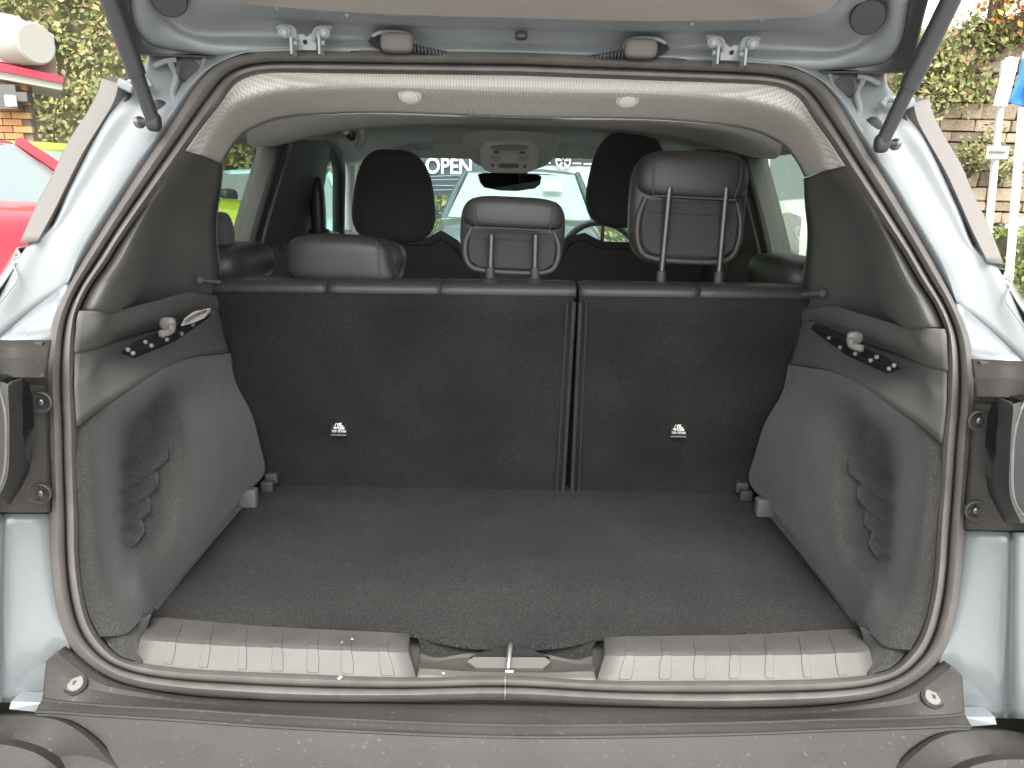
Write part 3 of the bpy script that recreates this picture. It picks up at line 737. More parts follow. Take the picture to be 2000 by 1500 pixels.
for x0, x1, par in ((412, 640, sb1), (641, 862, sb1), (863, 1124, sb1), (1131, 1364, sb2), (1365, 1605, sb2)): roll(x0, x1, par)
# piping down the split
for xa, xb, par in ((1121, 1099, sb1), (1108, 1086, sb1), (1134, 1117, sb2), (1146, 1130, sb2)):
    b = MB(); off = 0 if xa in (1121, 1134) else .004
    b.tube([P(lerp(xa, xb, t), lerp(582, 957, t)+8, yseat(lerp(575, 957, t))-.013) for t in (0, .3, .6, 1)], .0045 if not off else .0022, 8, 5); b.build('edge_piping', LEATHER, par)
b = MB(); b.prism([P(1118, 575, 1.47), P(1138, 575, 1.47), P(1125, 970, 1.6), P(1092, 970, 1.6)], (0, .02, 0)); b.build('seat_gap_shade', DARK, CAR, smooth=False)  # black sheet standing in for the shade between the two seat backs
# tether labels
def txt(body, size, m, parent, name, loc, align='CENTER', bold=0.0, sx=1, rx=90, spacing=1, extr=.0001):
    cu = bpy.data.curves.new(name, 'FONT'); cu.body = body; cu.size = size; cu.align_x = align; cu.align_y = 'CENTER'; cu.extrude = extr; cu.offset = bold; cu.space_character = spacing
    t = bpy.data.objects.new(name, cu); COL.objects.link(t)
    dg = bpy.context.evaluated_depsgraph_get(); me = bpy.data.meshes.new_from_object(t.evaluated_get(dg))
    bpy.data.objects.remove(t)
    M = Matrix.Translation(loc) @ Matrix.Rotation(R(rx), 4, 'X') @ Matrix.Diagonal((sx, 1, 1, 1))
    me.transform(M); me.materials.clear(); me.materials.append(m)
    o = bpy.data.objects.new(name, me); COL.objects.link(o); o.parent = parent
    if parent.type == 'EMPTY': o.matrix_parent_inverse = Matrix.Translation(parent.location).inverted()
    return o
for sx, sy, par in ((662, 834, sb1), (1325, 837, sb2)):
    Y = yseat(sy-(sx-430)*.0129)-.0135; c0 = P(sx, sy, Y-.001); w = .0165
    b = MB(); rt = Matrix.Rotation(R(-17), 3, 'X')
    b.box(c0, (w, .0006, w*.98), rt); lb = b.build('tether_label', mat('label_cloth', (.012, .012, .011), .8), par, smooth=False)
    b = MB()
    def L2(u, w_): return c0+rt @ Vector((u, -.0012, w_))
    def seg(a, bb, r=.0009): b.tube([L2(*a), L2(*bb)], r, 6, 1)
    seg((-.003, .008), (-.001, -.004), .0011); seg((-.001, -.004), (.011, -.004), .0011); seg((.011, -.004), (.011, -.001), .001); seg((0, .0085), (.003, -.001), .0013); seg((.003, -.001), (.0105, -.001), .0012)
    seg((.002, .009), (.0055, .002), .001); seg((.0055, .002), (.009, .002), .0014); seg((.004, .008), (.0052, .0078), .0016)
    b.tube([L2(-.0075, -.0005), L2(-.0078, .004), L2(-.005, .0085), L2(-.002, .009)], .0007, 6, 3); seg((-.0075, -.0025), (-.0075, .001), .0013)
    b.tube([L2(-.011, .0), L2(-.010, -.0025), L2(-.0075, -.0035), L2(-.005, -.0025), L2(-.004, 0)], .001, 6, 3)
    b.build('label_pictogram', WHITE, lb)
    txt('TOP TETHER', .0062, WHITE, lb, 'label_lettering', L2(.0005, -.0092), bold=.0001, sx=.85, rx=90-17)
    b = MB(); b.box(L2(0, -.0172), (w, .0007, .0011), rt); b.box(L2(-.002, .0162), (w*.8, .0006, .0006), rt)
    b.build('label_stitching', mat('thread_grey', (.2, .2, .17), .9), lb, smooth=False)
# scuffs/lint specks on carpet (uncountable)
b = MB()
for _ in range(30):
    u = random.random(); x = random.uniform(340, 1640); y = random.uniform(990, 1215)
    p = PZ(x, y, FZ+.001)
    if abs(p.x) > .42: continue
    s = random.choice((.0003, .0004, .0005)); b.box(p, (s*random.uniform(.6, 1.4), s, s*.5), Matrix.Rotation(random.uniform(0, 3), 3, 'Z'))
for x, y, s in ((672, 1262, .0022), (668, 1256, .0016), (688, 1249, .0014), (664, 1325, .003), (866, 1316, .0018)):
    b.box(P(x, y, .93 if y < 1300 else .868)+Vector((0, 0, .001)), (s, s*.7, s*.35), Matrix.Rotation(x, 3, 'Z'), s*.2)
sp = b.build('lint_specks', mat('lint', (.6, .57, .5), .9), None); sp['kind'] = 'stuff'; tag(sp, 'pale lint and crumbs scattered over the boot carpet and sill', 'crumbs')

# ---- headrests, rear bench
def post(a, bb, r, par, sleeve=True, m=None):
    b = MB(); b.cyl(a, bb, r, n=16); b.build('headrest_post', m or STEEL, par)
    if sleeve:
        b = MB(); c = Vector(a); b.lathe(c-Vector((0, 0, .004)), (0, 0, 1), [(.019, 0), (.019, .004), (.014, .008), (.009, .010), (.009, .03), (.007, .031)], 20); b.build('post_sleeve', PLASTIC, par)
def raised_headrest(x0, x1, y0, y1, Y, posts, py_top, py_bot, par):
    c0 = P((x0+x1)/2, (y0+y1)/2, Y); hw = (P(x1, y0, Y)-P(x0, y0, Y)).length/2; hh = (P(x0, y0, Y)-P(x0, y1, Y)).length/2
    rt = Matrix.Rotation(R(-6), 3, 'X') @ Matrix.Rotation(R(1.5), 3, 'Y')
    def fn(p):
        t = p.z/hh; k = 1.03-.08*max(0, -t)**2-.05*max(0, t)**3
        return Vector((p.x*k, p.y*(1+.0*t), p.z))
    b = MB(); b.superell(c0+Vector((0, .03, 0)), (hw, .038, hh), .42, .5, 48, 30, fn, rt)
    hr = b.build('headrest', LEATHER, par, angle=80)
    # padded roll over the top of the back
    def fn2(p): return Vector((p.x*(1-.06*max(0, p.z/(.42*hh))), p.y, p.z-.006*math.cos(p.x/hw*1.5)*0))
    b = MB(); b.superell(c0+rt @ Vector((0, .008, hh*.575)), (hw*.97, .043, hh*.42), .5, .55, 48, 20, fn2, rt); b.build('headrest_roll', LEATHER, hr, angle=80)
    b = MB()
    for s in (-1, 1): b.tube([c0+rt @ Vector((s*hw*a, yy_, hh*z)) for a, yy_, z in ((.80, -.006, .93), (.76, -.032, .72), (.74, -.036, .45), (.70, -.026, .20))], .0011, 6, 4)
    b.tube([c0+rt @ Vector((hw*a, -.030, hh*.17)) for a in (-.72, -.4, 0, .4, .72)], .0018, 6, 4)
    b.build('headrest_seam', FABRIC, hr)
    # framed back panel
    b = MB(); fr = [(-.80, .15), (-.90, -.2), (-.88, -.62), (-.68, -.88), (0, -.93), (.68, -.88), (.88, -.62), (.90, -.2), (.80, .15)]
    b.tube([c0+rt @ Vector((hw*u, -.006, hh*w_)) for u, w_ in fr], .0062, 10, 5); b.build('headrest_rim', LEATHER, hr)
    b = MB(); pn = [(-.78, .12), (-.84, -.3), (-.80, -.66), (-.62, -.82), (.62, -.82), (.80, -.66), (.84, -.3), (.78, .12)]
    b.prism([c0+rt @ Vector((hw*u, -.010, hh*w_)) for u, w_ in pn], rt @ Vector((0, .012, 0))); b.build('headrest_back_panel', mat('headrest_back_fabric', (.03, .029, .029), .7, bump=.3, bscale=900), hr, smooth=False)
    b = MB(); b.tube([c0+rt @ Vector((hw*.72*u, -.0105, -.10*hh)) for u in (-1, -.5, .5, 1)], .0012, 6, 1); b.build('panel_seam', LEATHER, hr)
    for (xt, xb) in posts: post(P(xb, py_bot+(xb-1000)*.0129, Y-.022), P(xt, py_top, Y-.026), .0062, hr)
    return hr
raised_headrest(899, 1103, 386, 538, 1.475, ((960, 957), (1046, 1044)), 458, 549, sb1)
raised_headrest(1234, 1460, 297, 520, 1.475, ((1308, 1290), (1419, 1402)), 366, 552, sb2)
# folded-down headrest on the left
c0 = P(667, 506, 1.50)
def fnf(p):
    t = p.z/.055; return Vector((p.x*(1-.10*max(0, t)**1.5)+(.022*max(0, -t) if p.x > 0 else -.0), p.y, p.z))
b = MB(); b.superell(c0, (.104, .05, .049), .5, .42, 48, 24, fnf, Matrix.Rotation(R(1.3), 3, 'Y')); hr = b.build('headrest', LEATHER, sb1, angle=80)
b = MB(); b.superell(c0+Vector((.068, .05, -.006)), (.052, .06, .046), .7, .7, 32, 20, None, Matrix.Rotation(R(12), 3, 'Y')); b.build('headrest_wing', LEATHER, hr)
b = MB(); b.tube([c0+Vector((.076, -.040, .042)), c0+Vector((.085, -.052, .02)), c0+Vector((.084, -.052, -.02)), c0+Vector((.078, -.046, -.043))], .0011, 6, 4); b.build('headrest_seam', FABRIC, hr)
# ---- front seats
def front_seat(cx, top, w, hbot, shoulder, Y, nm, postpx=None):
    """headrest pixel centre/top, seat shoulder outline pixels"""
    b = MB(); sh = [P(x, y, Y) for x, y in shoulder]; back = [p+Vector((0, .11, -.02)) for p in sh]
    n = len(sh); low = []
    b.prism(sh, (0, .11, -.015)); se = b.build('front_seat', FABRIC, CAR, smooth=False)
    md = se.modifiers.new('soft', 'BEVEL'); md.width = .022; md.segments = 4; md.limit_method = 'ANGLE'
    b = MB(); b.tube([p+Vector((0, -.002, -.001)) for p in sh[:-2]], .003, 6, 1); b.build('seat_piping', LEATHER, se)
    c0 = P(cx, (top+hbot)/2, Y+.04); hw = (P(cx+w/2, top, Y)-P(cx-w/2, top, Y)).length/2; hh = (P(cx, top, Y)-P(cx, hbot, Y)).length/2
    def fn(p):
        t = p.z/hh; k = 1-.31*max(0, t*.5+.5)**2.2-.06*max(0, -t)**4
        return Vector((p.x*k*1.02, p.y-.02*t*t, p.z))
    b = MB(); b.superell(c0, (hw, .055, hh), .55, .6, 48, 30, fn, Matrix.Rotation(R(1.3), 3, 'Y')); h = b.build('headrest', FABRIC, se, angle=80)
    for dx in (-.07, .07):
        b = MB(); b.cyl(c0+Vector((dx, -.02, -hh*.9)), c0+Vector((dx, -.02, -hh-.09)), .006); b.build('headrest_post', STEEL, h)
    return se
front_seat(770, 293, 170, 476, [(700, 640), (712, 500), (740, 474), (770, 470), (800, 478), (840, 478), (862, 466), (885, 480), (912, 515), (934, 570), (940, 640)], 2.3, 'p')
front_seat(1225, 257, 165, 448, [(1040, 640), (1062, 560), (1090, 512), (1115, 474), (1140, 468), (1172, 484), (1230, 486), (1330, 490), (1375, 505), (1392, 560), (1400, 640)], 2.3, 'd')

# ---- side structure: door tops, pillars, windows (left, mirrored)
SYM = []
WX = lambda z: -.665 + max(0, z-1.05)*.26      # tumblehome plane of the side glass
def side(Y, z, dx=0): return Vector((WX(z)+dx, Y, z))
def wpt(px, py):
    """point on the side-glass surface seen at a pixel"""
    x = -.63
    for _ in range(8): p = PX(px, py, x); x = WX(p.z)
    return PX(px, py, x)
def on_side(px, py, off=0):
    p = wpt(px, py); return p+Vector((off, 0, 0))
zb = wpt(470, 490).z          # belt height
# door tops
def door(Y0, Y1, name):
    b = MB(); prof_ = [(-.72, .30), (-.60, .32), (-.585, zb-.10), (-.60, zb-.02), (-.625, zb+.004), (-.66, zb+.006), (-.72, zb-.01)]
    b.prism([Vector((x, Y0, z)) for x, z in prof_], (0, Y1-Y0, 0)); return b.build(name, PLASTIC_IN, CAR, smooth=False)
dd = S(door(1.50, 2.02, 'rear_door')); S(door(2.06, 3.0, 'front_door'))
b = MB(); b.superell(Vector((-.60, 1.62, zb-.015)), (.06, .14, .045), .6, .6, 20, 12); S(b.build('bolster', LEATHER, dd))
zr = P(480, 262, 1.75).z+.012                  # roof rail height at the side
# roof side rail
rows = [[Vector((-.525, Y, zr+.03)) for Y in (1.42, 1.8, 2.2, 2.6)], [Vector((-.56, Y, zr-.0)) for Y in (1.42, 1.8, 2.2, 2.6)], [Vector((-.592, Y, zr-.025)) for Y in (1.42, 1.8, 2.2, 2.6)], [Vector((-.62, Y, zr-.01)) for Y in (1.42, 1.8, 2.2, 2.6)]]
S(surf('roof_rail_trim', rows, LINER, CAR, su=3, solid=.01))
# B pillar, dark, broad at the bottom
def pillar(pts_front, pts_back, m, name, th=.05):
    b = MB(); n = len(pts_front); v = []; f = []
    for a, c in zip(pts_front, pts_back):
        v += [a, c, c+Vector((-th, 0, 0)), a+Vector((-th, 0, 0))]
    for i in range(n-1):
        for k in range(4): f.append((4*i+k, 4*i+(k+1) % 4, 4*i+4+(k+1) % 4, 4*i+4+k))
    f += [(3, 2, 1, 0), tuple(range(4*n-4, 4*n))]
    return mk(name, v, f, m, CAR, angle=35, face_cam=False)
bpl = [(552, 244), (540, 300), (515, 380), (493, 455), (478, 520), (470, 600)]
bpr = [(640, 262), (625, 290), (615, 360), (600, 430), (588, 470), (575, 600)]
S(pillar([on_side(x, y, .03) for x, y in bpr], [on_side(x, y, .0) for x, y in bpl], PLASTIC_IN, 'centre_pillar'))
b = MB(); b.tube([on_side(x-4, y, .012) for x, y in bpl[:5]], .009, 10, 4); S(b.build('window_seal', RUBBER_DARK, CAR))
b = MB(); b.tube([on_side(x+8, y, .02) for x, y in bpl[:5]], .004, 8, 4); S(b.build('window_bead', RUBBER, CAR))
# A pillar: rubber + pale trim
apl = [(650, 296), (654, 340), (652, 400), (648, 480)]
b = MB(); b.tube([on_side(x, y, .01) for x, y in [(632, 272), (645, 292), (656, 330), (656, 400), (656, 470)]], .022, 10, 4); S(b.build('door_seal', RUBBER_DARK, CAR))
b = MB(); b.tube([P(x, y, Y) for x, y, Y in ((668, 262, 2.55), (682, 300, 2.66), (684, 350, 2.78), (683, 400, 2.9), (682, 480, 3.0))], [.03, .028, .022, .02, .02, .02, .02, .02], 12, 4); S(b.build('front_pillar', TRIMGREY, CAR))
# glass panes
def pane(name, pts, m, par=None):
    b = MB(); b.prism(pts, (-.004, 0, 0)); return S(b.build(name, m, par or CAR, smooth=False))
z1 = zr-.02
pane('rear_side_window', [side(1.46, zb, -.03), side(2.04, zb, -.03), side(2.0, z1, -.03), side(1.46, z1, -.03)], TINT)
pane('front_side_window', [side(2.3, zb, -.03), side(3.05, zb-.02, -.03), side(2.62, z1, -.03), side(2.2, z1, -.03)], SIDEGLASS)
# grab handle on the front pillar
b = MB(); b.tube([P(673, 262, 2.2), P(690, 234, 2.2), P(704, 248, 2.22), P(707, 275, 2.25), P(697, 288, 2.28)], .011, 10, 5, flat=.8); gh = b.build('grab_handle', CONSOLE, CAR)
b = MB(); b.tube([P(676, 262, 2.22), P(688, 272, 2.22), P(692, 258, 2.22)], .006, 8, 4); b.build('handle_hinge', PLASTIC, gh)
# outer shell, so the cabin is shaded as in a real car
rows = [[Vector((-.50, Y, zt+d)) for Y, d in ((1.20, .075), (1.7, .10), (2.3, .095), (2.75, .03))],
        [Vector((-.57, Y, zt+d)) for Y, d in ((1.20, .03), (1.7, .055), (2.3, .05), (2.72, .0))],
        [Vector((-.605, Y, zt+d)) for Y, d in ((1.25, -.05), (1.7, -.03), (2.3, -.035), (2.66, -.06))]]
S(surf('roof_side', rows, PAINT, CAR, su=3, sv=3, smooth_v=True, solid=.003))
rows = [[Vector((-.58, 1.20, zt-.05)), Vector((-.60, 1.45, zt-.05))], [Vector((-.635, 1.12, 1.25)), Vector((-.70, 1.46, 1.22))], [Vector((-.74, .98, 1.05)), Vector((-.80, 1.5, 1.05))], [Vector((-.85, .98, .80)), Vector((-.86, 1.5, .80))], [Vector((-.85, .98, .30)), Vector((-.86, 1.5, .30))]]
S(surf('side_panel', rows, PAINT, CAR, su=2, sv=2, solid=.003))
b = MB(); b.prism([Vector((-.86, 1.5, .25)), Vector((-.86, 3.1, .25)), Vector((-.86, 3.1, zb-.08)), Vector((-.80, 3.1, zb-.01)), Vector((-.80, 1.5, zb-.01)), Vector((-.86, 1.5, zb-.08))][:3]+[Vector((-.86, 1.5, zb-.08))], (.03, 0, 0)); S(b.build('door_skin', PAINT, CAR, smooth=False))
def wheel_at(x, Y, par):
    b = MB(); b.lathe(Vector((x, Y, .33)), (-1, 0, 0), [(.2, -.09), (.32, -.10), (.335, -.07), (.335, .07), (.32, .10), (.21, .09), (.20, .06)], 32); w = b.build('wheel', RUBBER_DARK, par); 
    b = MB(); b.lathe(Vector((x, Y, .33)), (-1, 0, 0), [(.205, .03), (.205, .085), (.19, .088), (.18, .05), (.05, .06), (.03, .075), (0, .075)], 24); S(b.build('rim', METAL, w)); return S(w)
w_ = wheel_at(-.76, 1.35, CAR); SYM.remove(w_); SYM.insert(len(SYM)-1, w_)
flip_parts([o for o in SYM])
rows = [[Vector((x, Y, zt+d-.0*x*x)) for x, in ((-.50,), (-.25,), (0,), (.25,), (.50,))] for Y, d in ((1.20, .075), (1.7, .10), (2.3, .095), (2.75, .03))]
for r in rows:
    for p in r: p.z += .012*(1-(p.x/.5)**2)
surf('roof_panel', rows, PAINT, CAR, su=3, sv=3, smooth_v=True, solid=.003)
b = MB(); b.prism([Vector((-.8, .95, .30)), Vector((-.8, .95, FZ-.03)), Vector((-.8, 1.62, FZ-.03)), Vector((-.8, 1.62, .45)), Vector((-.8, 3.4, .40)), Vector((-.8, 3.4, .25)), Vector((-.8, .95, .25))][0:7], (1.6, 0, 0)); b.build('underbody', PLASTIC_IN, CAR, smooth=False)
b = MB(); b.box(Vector((0, .80, .35)), (.78, .03, .16), None, .02); b.build('bumper_face', PLASTIC_OUT, CAR)
# grab handle counterpart + belt strap shapes
b = MB(); b.superell(P(622, 420, 2.25), (.02, .03, .11), .6, .6, 16, 12); b.box(P(626, 500, 2.25), (.03, .02, .08), None, .008); b.build('belt_guide', STRUT, CAR)
b = MB(); b.superell(P(432, 480, 1.58), (.025, .03, .07), .6, .6, 16, 12); b.build('seat_bolster', FABRIC, CAR)
# windscreen + dash
def ws(px, py): return P(px, py, interp(py, [(270, 2.66), (500, 3.35)]))
b = MB(); b.prism([P(672, 262, 2.67), P(1330, 275, 2.67), P(1370, 520, 3.4), P(640, 505, 3.4)], (0, .005, .002)); b.build('windscreen', GLASS, CAR, smooth=False)
zd = P(890, 472, 3.1).z
b = MB(); b.prism([Vector((-.64, 2.75, zd-.22)), Vector((-.64, 2.75, zd-.03)), Vector((-.64, 2.95, zd)), Vector((-.64, 3.42, zd-.02)), Vector((-.64, 3.42, zd-.3))], (1.28, 0, 0)); DASH = b.build('dashboard', mat('dash_grey', (.16, .17, .17), .5), CAR, smooth=False)
b = MB(); b.superell(P(1175, 500, 3.0), (.16, .08, .05), .7, .6, 24, 12); b.build('instrument_hood', PLASTIC_IN, CAR)
b = MB(); b.box(Vector((0, 3.7, zd-.10)), (.72, .32, .03), Matrix.Rotation(R(-5), 3, 'X'), .02); b.build('bonnet', PAINT, CAR)
# steering wheel
c0 = P(1172, 513, 2.85); b = MB(); q_ = Matrix.Rotation(R(-20), 3, 'X')
b.tube([c0+q_ @ Vector((.152*math.cos(t), 0, .158*math.sin(t))) for t in [2*math.pi*i/20 for i in range(20)]], .0125, 12, 2, closed=True); sw = b.build('steering_wheel', LEATHER, CAR)
b = MB(); b.superell(c0, (.055, .03, .045), .7, .7, 20, 12); 
for a in (0, math.pi, -math.pi/2): b.tube([c0, c0+q_ @ Vector((.15*math.cos(a), 0, .15*math.sin(a)))], .012, 8, 1)
b.build('wheel_hub', PLASTIC_IN, sw)
# sun visors, console, mirror
def visor(x0, x1, y0, y1, Y):
    b = MB(); p = [P(x0, y0, Y), P(x1, y0+(x1-x0)*.012, Y), P(x1-4, y1+(x1-x0)*.02, Y+.03), P(x0+6, y1, Y+.03)]
    b.prism(p, (0, .012, .006)); o = b.build('sun_visor', TRIMGREY, CAR, smooth=False); md = o.modifiers.new('r', 'BEVEL'); md.width = .006; md.segments = 3; return o
v1 = visor(702, 922, 271, 303, 2.58); visor(1072, 1330, 276, 306, 2.58)
b = MB(); b.prism([P(777, 283, 2.575), P(847, 284, 2.575), P(847, 294, 2.58), P(777, 293, 2.58)], (0, .001, 0)); wl = b.build('warning_label', mat('label_cream', (.5, .5, .46), .6), v1, smooth=False)
b = MB()
for cx in (788, 798): b.tube([P(cx+3*math.cos(a), 288.5+2.6*math.sin(a), 2.57) for a in [i*math.pi/4 for i in range(8)]], .0006, 5, 1, closed=True)
for yy2 in (286.5, 289, 291.5): b.tube([P(806, yy2, 2.57), P(826, yy2+.3, 2.57)], .0005, 5, 1)
b.tube([P(833, 291, 2.57), P(839, 286, 2.57)], .0008, 5, 1)
b.build('label_print', mat('print_grey', (.15, .15, .14), .6), wl)
# overhead console
b = MB(); b.superell(P(998, 285, 2.50), (.155, .14, .075), .6, .7, 40, 20, lambda p: Vector((p.x*(1-.18*max(0, -p.z/.075)), p.y, p.z))); OC = b.build('console_pod', LINER, CAR)
def rr(cx, cy, hx, hy_, Y, e=.35, n=28):
    return [P(cx+hx*math.copysign(abs(math.cos(t))**e, math.cos(t)), cy+hy_*math.copysign(abs(math.sin(t))**e, math.sin(t)), Y) for t in [2*math.pi*i/n for i in range(n)]]
b = MB(); b.prism(rr(995, 306, 52, 26, 2.36, .5), (0, .06, 0)); con = b.build('overhead_console', CONSOLE, CAR, smooth=False); md = con.modifiers.new('r', 'BEVEL'); md.width = .008; md.segments = 3
GREYD = mat('button_grey', (.12, .12, .12), .4)
def btn(cx, cy, hx, hy_, m, nm='button', Y=2.352, e=.4):
    b = MB(); b.prism(rr(cx, cy, hx, hy_, Y, e), (0, .012, 0)); o = b.build(nm, m, con, smooth=False); return o
btn(995, 288, 38, 6, mat('lamp_cover', (.30, .29, .27), .3), 'lamp_cover', e=.9)
for cx, cy, hx, hy_, m in ((969, 297, 6, 2.5, GREYD), (1020, 298, 6, 2.5, GREYD), (994, 298, 8, 3, CONSOLE), (967, 308, 11, 5, TRIMGREY), (994, 308, 14, 5, WHITE), (1023, 309, 11, 5, TRIMGREY), (994, 324, 20, 4.5, GREYD), (962, 323, 3, 3, GREYD), (1025, 325, 3, 3, GREYD)): btn(cx, cy, hx, hy_, m)
b = MB(); b.prism([P(950, 330, 2.42), P(1040, 331, 2.42), P(1022, 342, 2.42), P(965, 342, 2.42)], (0, .05, 0)); b.build('sensor_cover', PLASTIC, CAR, smooth=False)
# interior mirror
b = MB(); mp = [(933, 340), (945, 337), (1000, 338), (1050, 340), (1058, 345), (1055, 360), (1045, 368), (1010, 373), (975, 372), (945, 366), (937, 356)]
b.prism([P(x, y, 2.40) for x, y in mp], (0, .03, 0)); mi = b.build('rear_view_mirror', PLASTIC_IN, CAR, smooth=False)
b = MB(); b.prism([P(lerp(995, x, .95), lerp(355, y, .93), 2.392+(y-340)*.00035+(x-995)*.00006) for x, y in mp], (0, .004, 0)); b.build('mirror_glass', mat('mirror_silver', (.75, .8, .76), .03, 1), mi, smooth=False)

# ================================================================== TAILGATE
zc_ = lambda L: [Vector((0, L[0].y, L[0].z))]+L[1:]
T = [  # centre -> left
 ([(1018, 125), (760, 122), (560, 120), (450, 114), (380, 106), (330, 98), (292, 86), (268, 60), (256, 25), (250, -40)], [1.165]*3+[1.16, 1.155, 1.145, 1.13, 1.11, 1.09, 1.06]),
 ([(1018, 104), (760, 100), (560, 97), (450, 103), (385, 98), (338, 90), (302, 76), (278, 52), (266, 18), (260, -40)], [1.15]*3+[1.15, 1.145, 1.135, 1.12, 1.10, 1.08, 1.05]),
 ([(1018, 98), (760, 93), (560, 90), (480, 88), (400, 84), (352, 72), (322, 52), (302, 28), (290, 0), (282, -50)], [1.15]*3+[1.15, 1.145, 1.13, 1.115, 1.095, 1.075, 1.045]),
 ([(1018, 84), (760, 78), (560, 70), (480, 68), (410, 66), (366, 56), (338, 38), (318, 14), (306, -12), (300, -60)], [1.165]*3+[1.165, 1.155, 1.14, 1.125, 1.105, 1.085, 1.055]),
 ([(1018, 62), (760, 55), (560, 42), (480, 42), (420, 42), (385, 34), (360, 16), (342, -6), (330, -30), (322, -70)], [1.145]*3+[1.145, 1.135, 1.12, 1.105, 1.085, 1.065, 1.035]),
 ([(1018, 54), (760, 47), (560, 34), (480, 30), (430, 28), (400, 18), (378, 0), (360, -22), (350, -44), (345, -80)], [1.125]*3+[1.12, 1.11, 1.10, 1.085, 1.07, 1.05, 1.02]),
 ([(1018, 30), (760, 23), (560, 10), (500, 4), (455, 0), (425, -10), (402, -26), (388, -44), (376, -62), (370, -95)], [1.085]*3+[1.085, 1.08, 1.07, 1.06, 1.045, 1.03, 1.0]),
]
rows = []
for L, Ys_ in T:
    r = zc_([P(x, y, Y) for (x, y), Y in zip(L, Ys_)])
    rows.append(r[::-1]+[Vector((-p.x, p.y, p.z)) for p in r[1:]])
TG = surf('tailgate', rows, INPAINT, CAR, su=5, sv=3, smooth_v=True, solid=.003, angle=70)
# trim panel and the rest of the gate, rising over the camera
e = rows[-1]; zt0 = e[len(e)//2].z
def gaterow(Y, z, w, drop=0): return [Vector((w*s, Y, z+drop*abs(s)**3)) for s in [-1+2*i/(len(e)-1) for i in range(len(e))]]
TRIMP = mat('tailgate_trim_plastic', (.30, .275, .25), .5, bump=.2, bscale=900)
e2 = [p+Vector((0, -.004, -.004)) for p in e]
surf('tailgate_trim', [[p+Vector((0, .004, .006)) for p in e2], e2, gaterow(.98, zt0+.03, .47, .01), gaterow(.75, zt0+.15, .50, .01), gaterow(.42, zt0+.30, .50, .01)], TRIMP, TG, su=2, sv=3, solid=.003, angle=40)
surf('tailgate_shell', [gaterow(1.16, zt0+.03, .50), gaterow(.98, zt0+.085, .52), gaterow(.75, zt0+.20, .54), gaterow(.38, zt0+.36, .53)], PAINT, TG, su=2, sv=2, solid=.003)
# spoiler: dark wings each side of the metal edge
SYM = []
SPO = mat('spoiler_grey', (.05, .05, .053), .5)
r1 = [(212, -60, 1.02), (224, 0, 1.05), (232, 50, 1.07), (241, 97, 1.095), (300, 107, 1.13), (380, 110, 1.15), (450, 114, 1.16), (560, 118, 1.165)]
r2 = [(268, -66, 1.085), (276, -6, 1.11), (284, 38, 1.13), (306, 76, 1.15), (335, 92, 1.165), (380, 106, 1.16), (450, 110, 1.165), (560, 116, 1.17)]
r1b = [(215, -60, 1.06), (227, 0, 1.09), (234, 50, 1.11), (243, 97, 1.13), (300, 108, 1.16), (380, 111, 1.18), (450, 115, 1.19), (560, 119, 1.19)]
S(surf('spoiler_wing', [r2, r1, r1b], SPO, TG, su=4, sv=2, solid=.002, angle=25))
b = MB(); b.tube([P(x, y, Y-.003) for x, y, Y in r1], .0016, 6, 3); S(b.build('spoiler_edge', PLASTIC, TG))
# hinge bracket
hb = MB(); Yh = 1.135
def hq(px, py, Y=Yh): return P(px, py, Y)
hb.prism([hq(577, 97), hq(581, 68), hq(592, 67), hq(595, 71), hq(603, 71), hq(606, 66), hq(617, 66), hq(618, 98)], (0, .003, 0))
for pl in ([(541, 54), (548, 51), (568, 52), (576, 60), (577, 72), (581, 80)], [(647, 55), (640, 53), (622, 54), (614, 60), (612, 70), (614, 80)]):
    vv = []; 
    for (x, y) in pl: vv.append(P(x, y, Yh-.005))
    hb.tube(vv, .0022, 6, 3)
    hb.prism([P(x, y, Yh-.004) for x, y in pl[:4]]+[P(pl[3][0], 74, Yh-.003), P(pl[0][0]+(4 if pl[0][0] < 600 else -4), 68, Yh-.003)], (0, .002, 0))
HB = S(hb.build('hinge', mat('hinge_paint', (.26, .28, .285), .4, coat=.3), TG, smooth=True, angle=30))
for x, y in ((557, 63), (634, 64)):
    b = MB(); b.lathe(P(x, y, Yh-.008), (0, -1, -.25), [(.0072, 0), (.0072, .001), (.0048, .0022), (.0048, .006), (.0035, .007), (0, .007)], 6 if False else 12); S(b.build('hinge_bolt', mat('bolt_paint', (.3, .32, .325), .4), HB))
b = MB(); b.lathe(P(596, 82, Yh-.001), (0, -1, 0), [(.003, 0), (.003, .0015), (0, .0015)], 10); S(b.build('hinge_hole', DARK, HB))
for x in (573, 627):
    b = MB(); b.box(P(x, 92, Yh-.012), (.0015, .012, .011)); b.cyl(P(x, 84, Yh-.014), P(x+2, 84, Yh-.014)+Vector((.004, 0, 0)), .004, n=10); S(b.build('hinge_arm', HB.data.materials[0], HB))
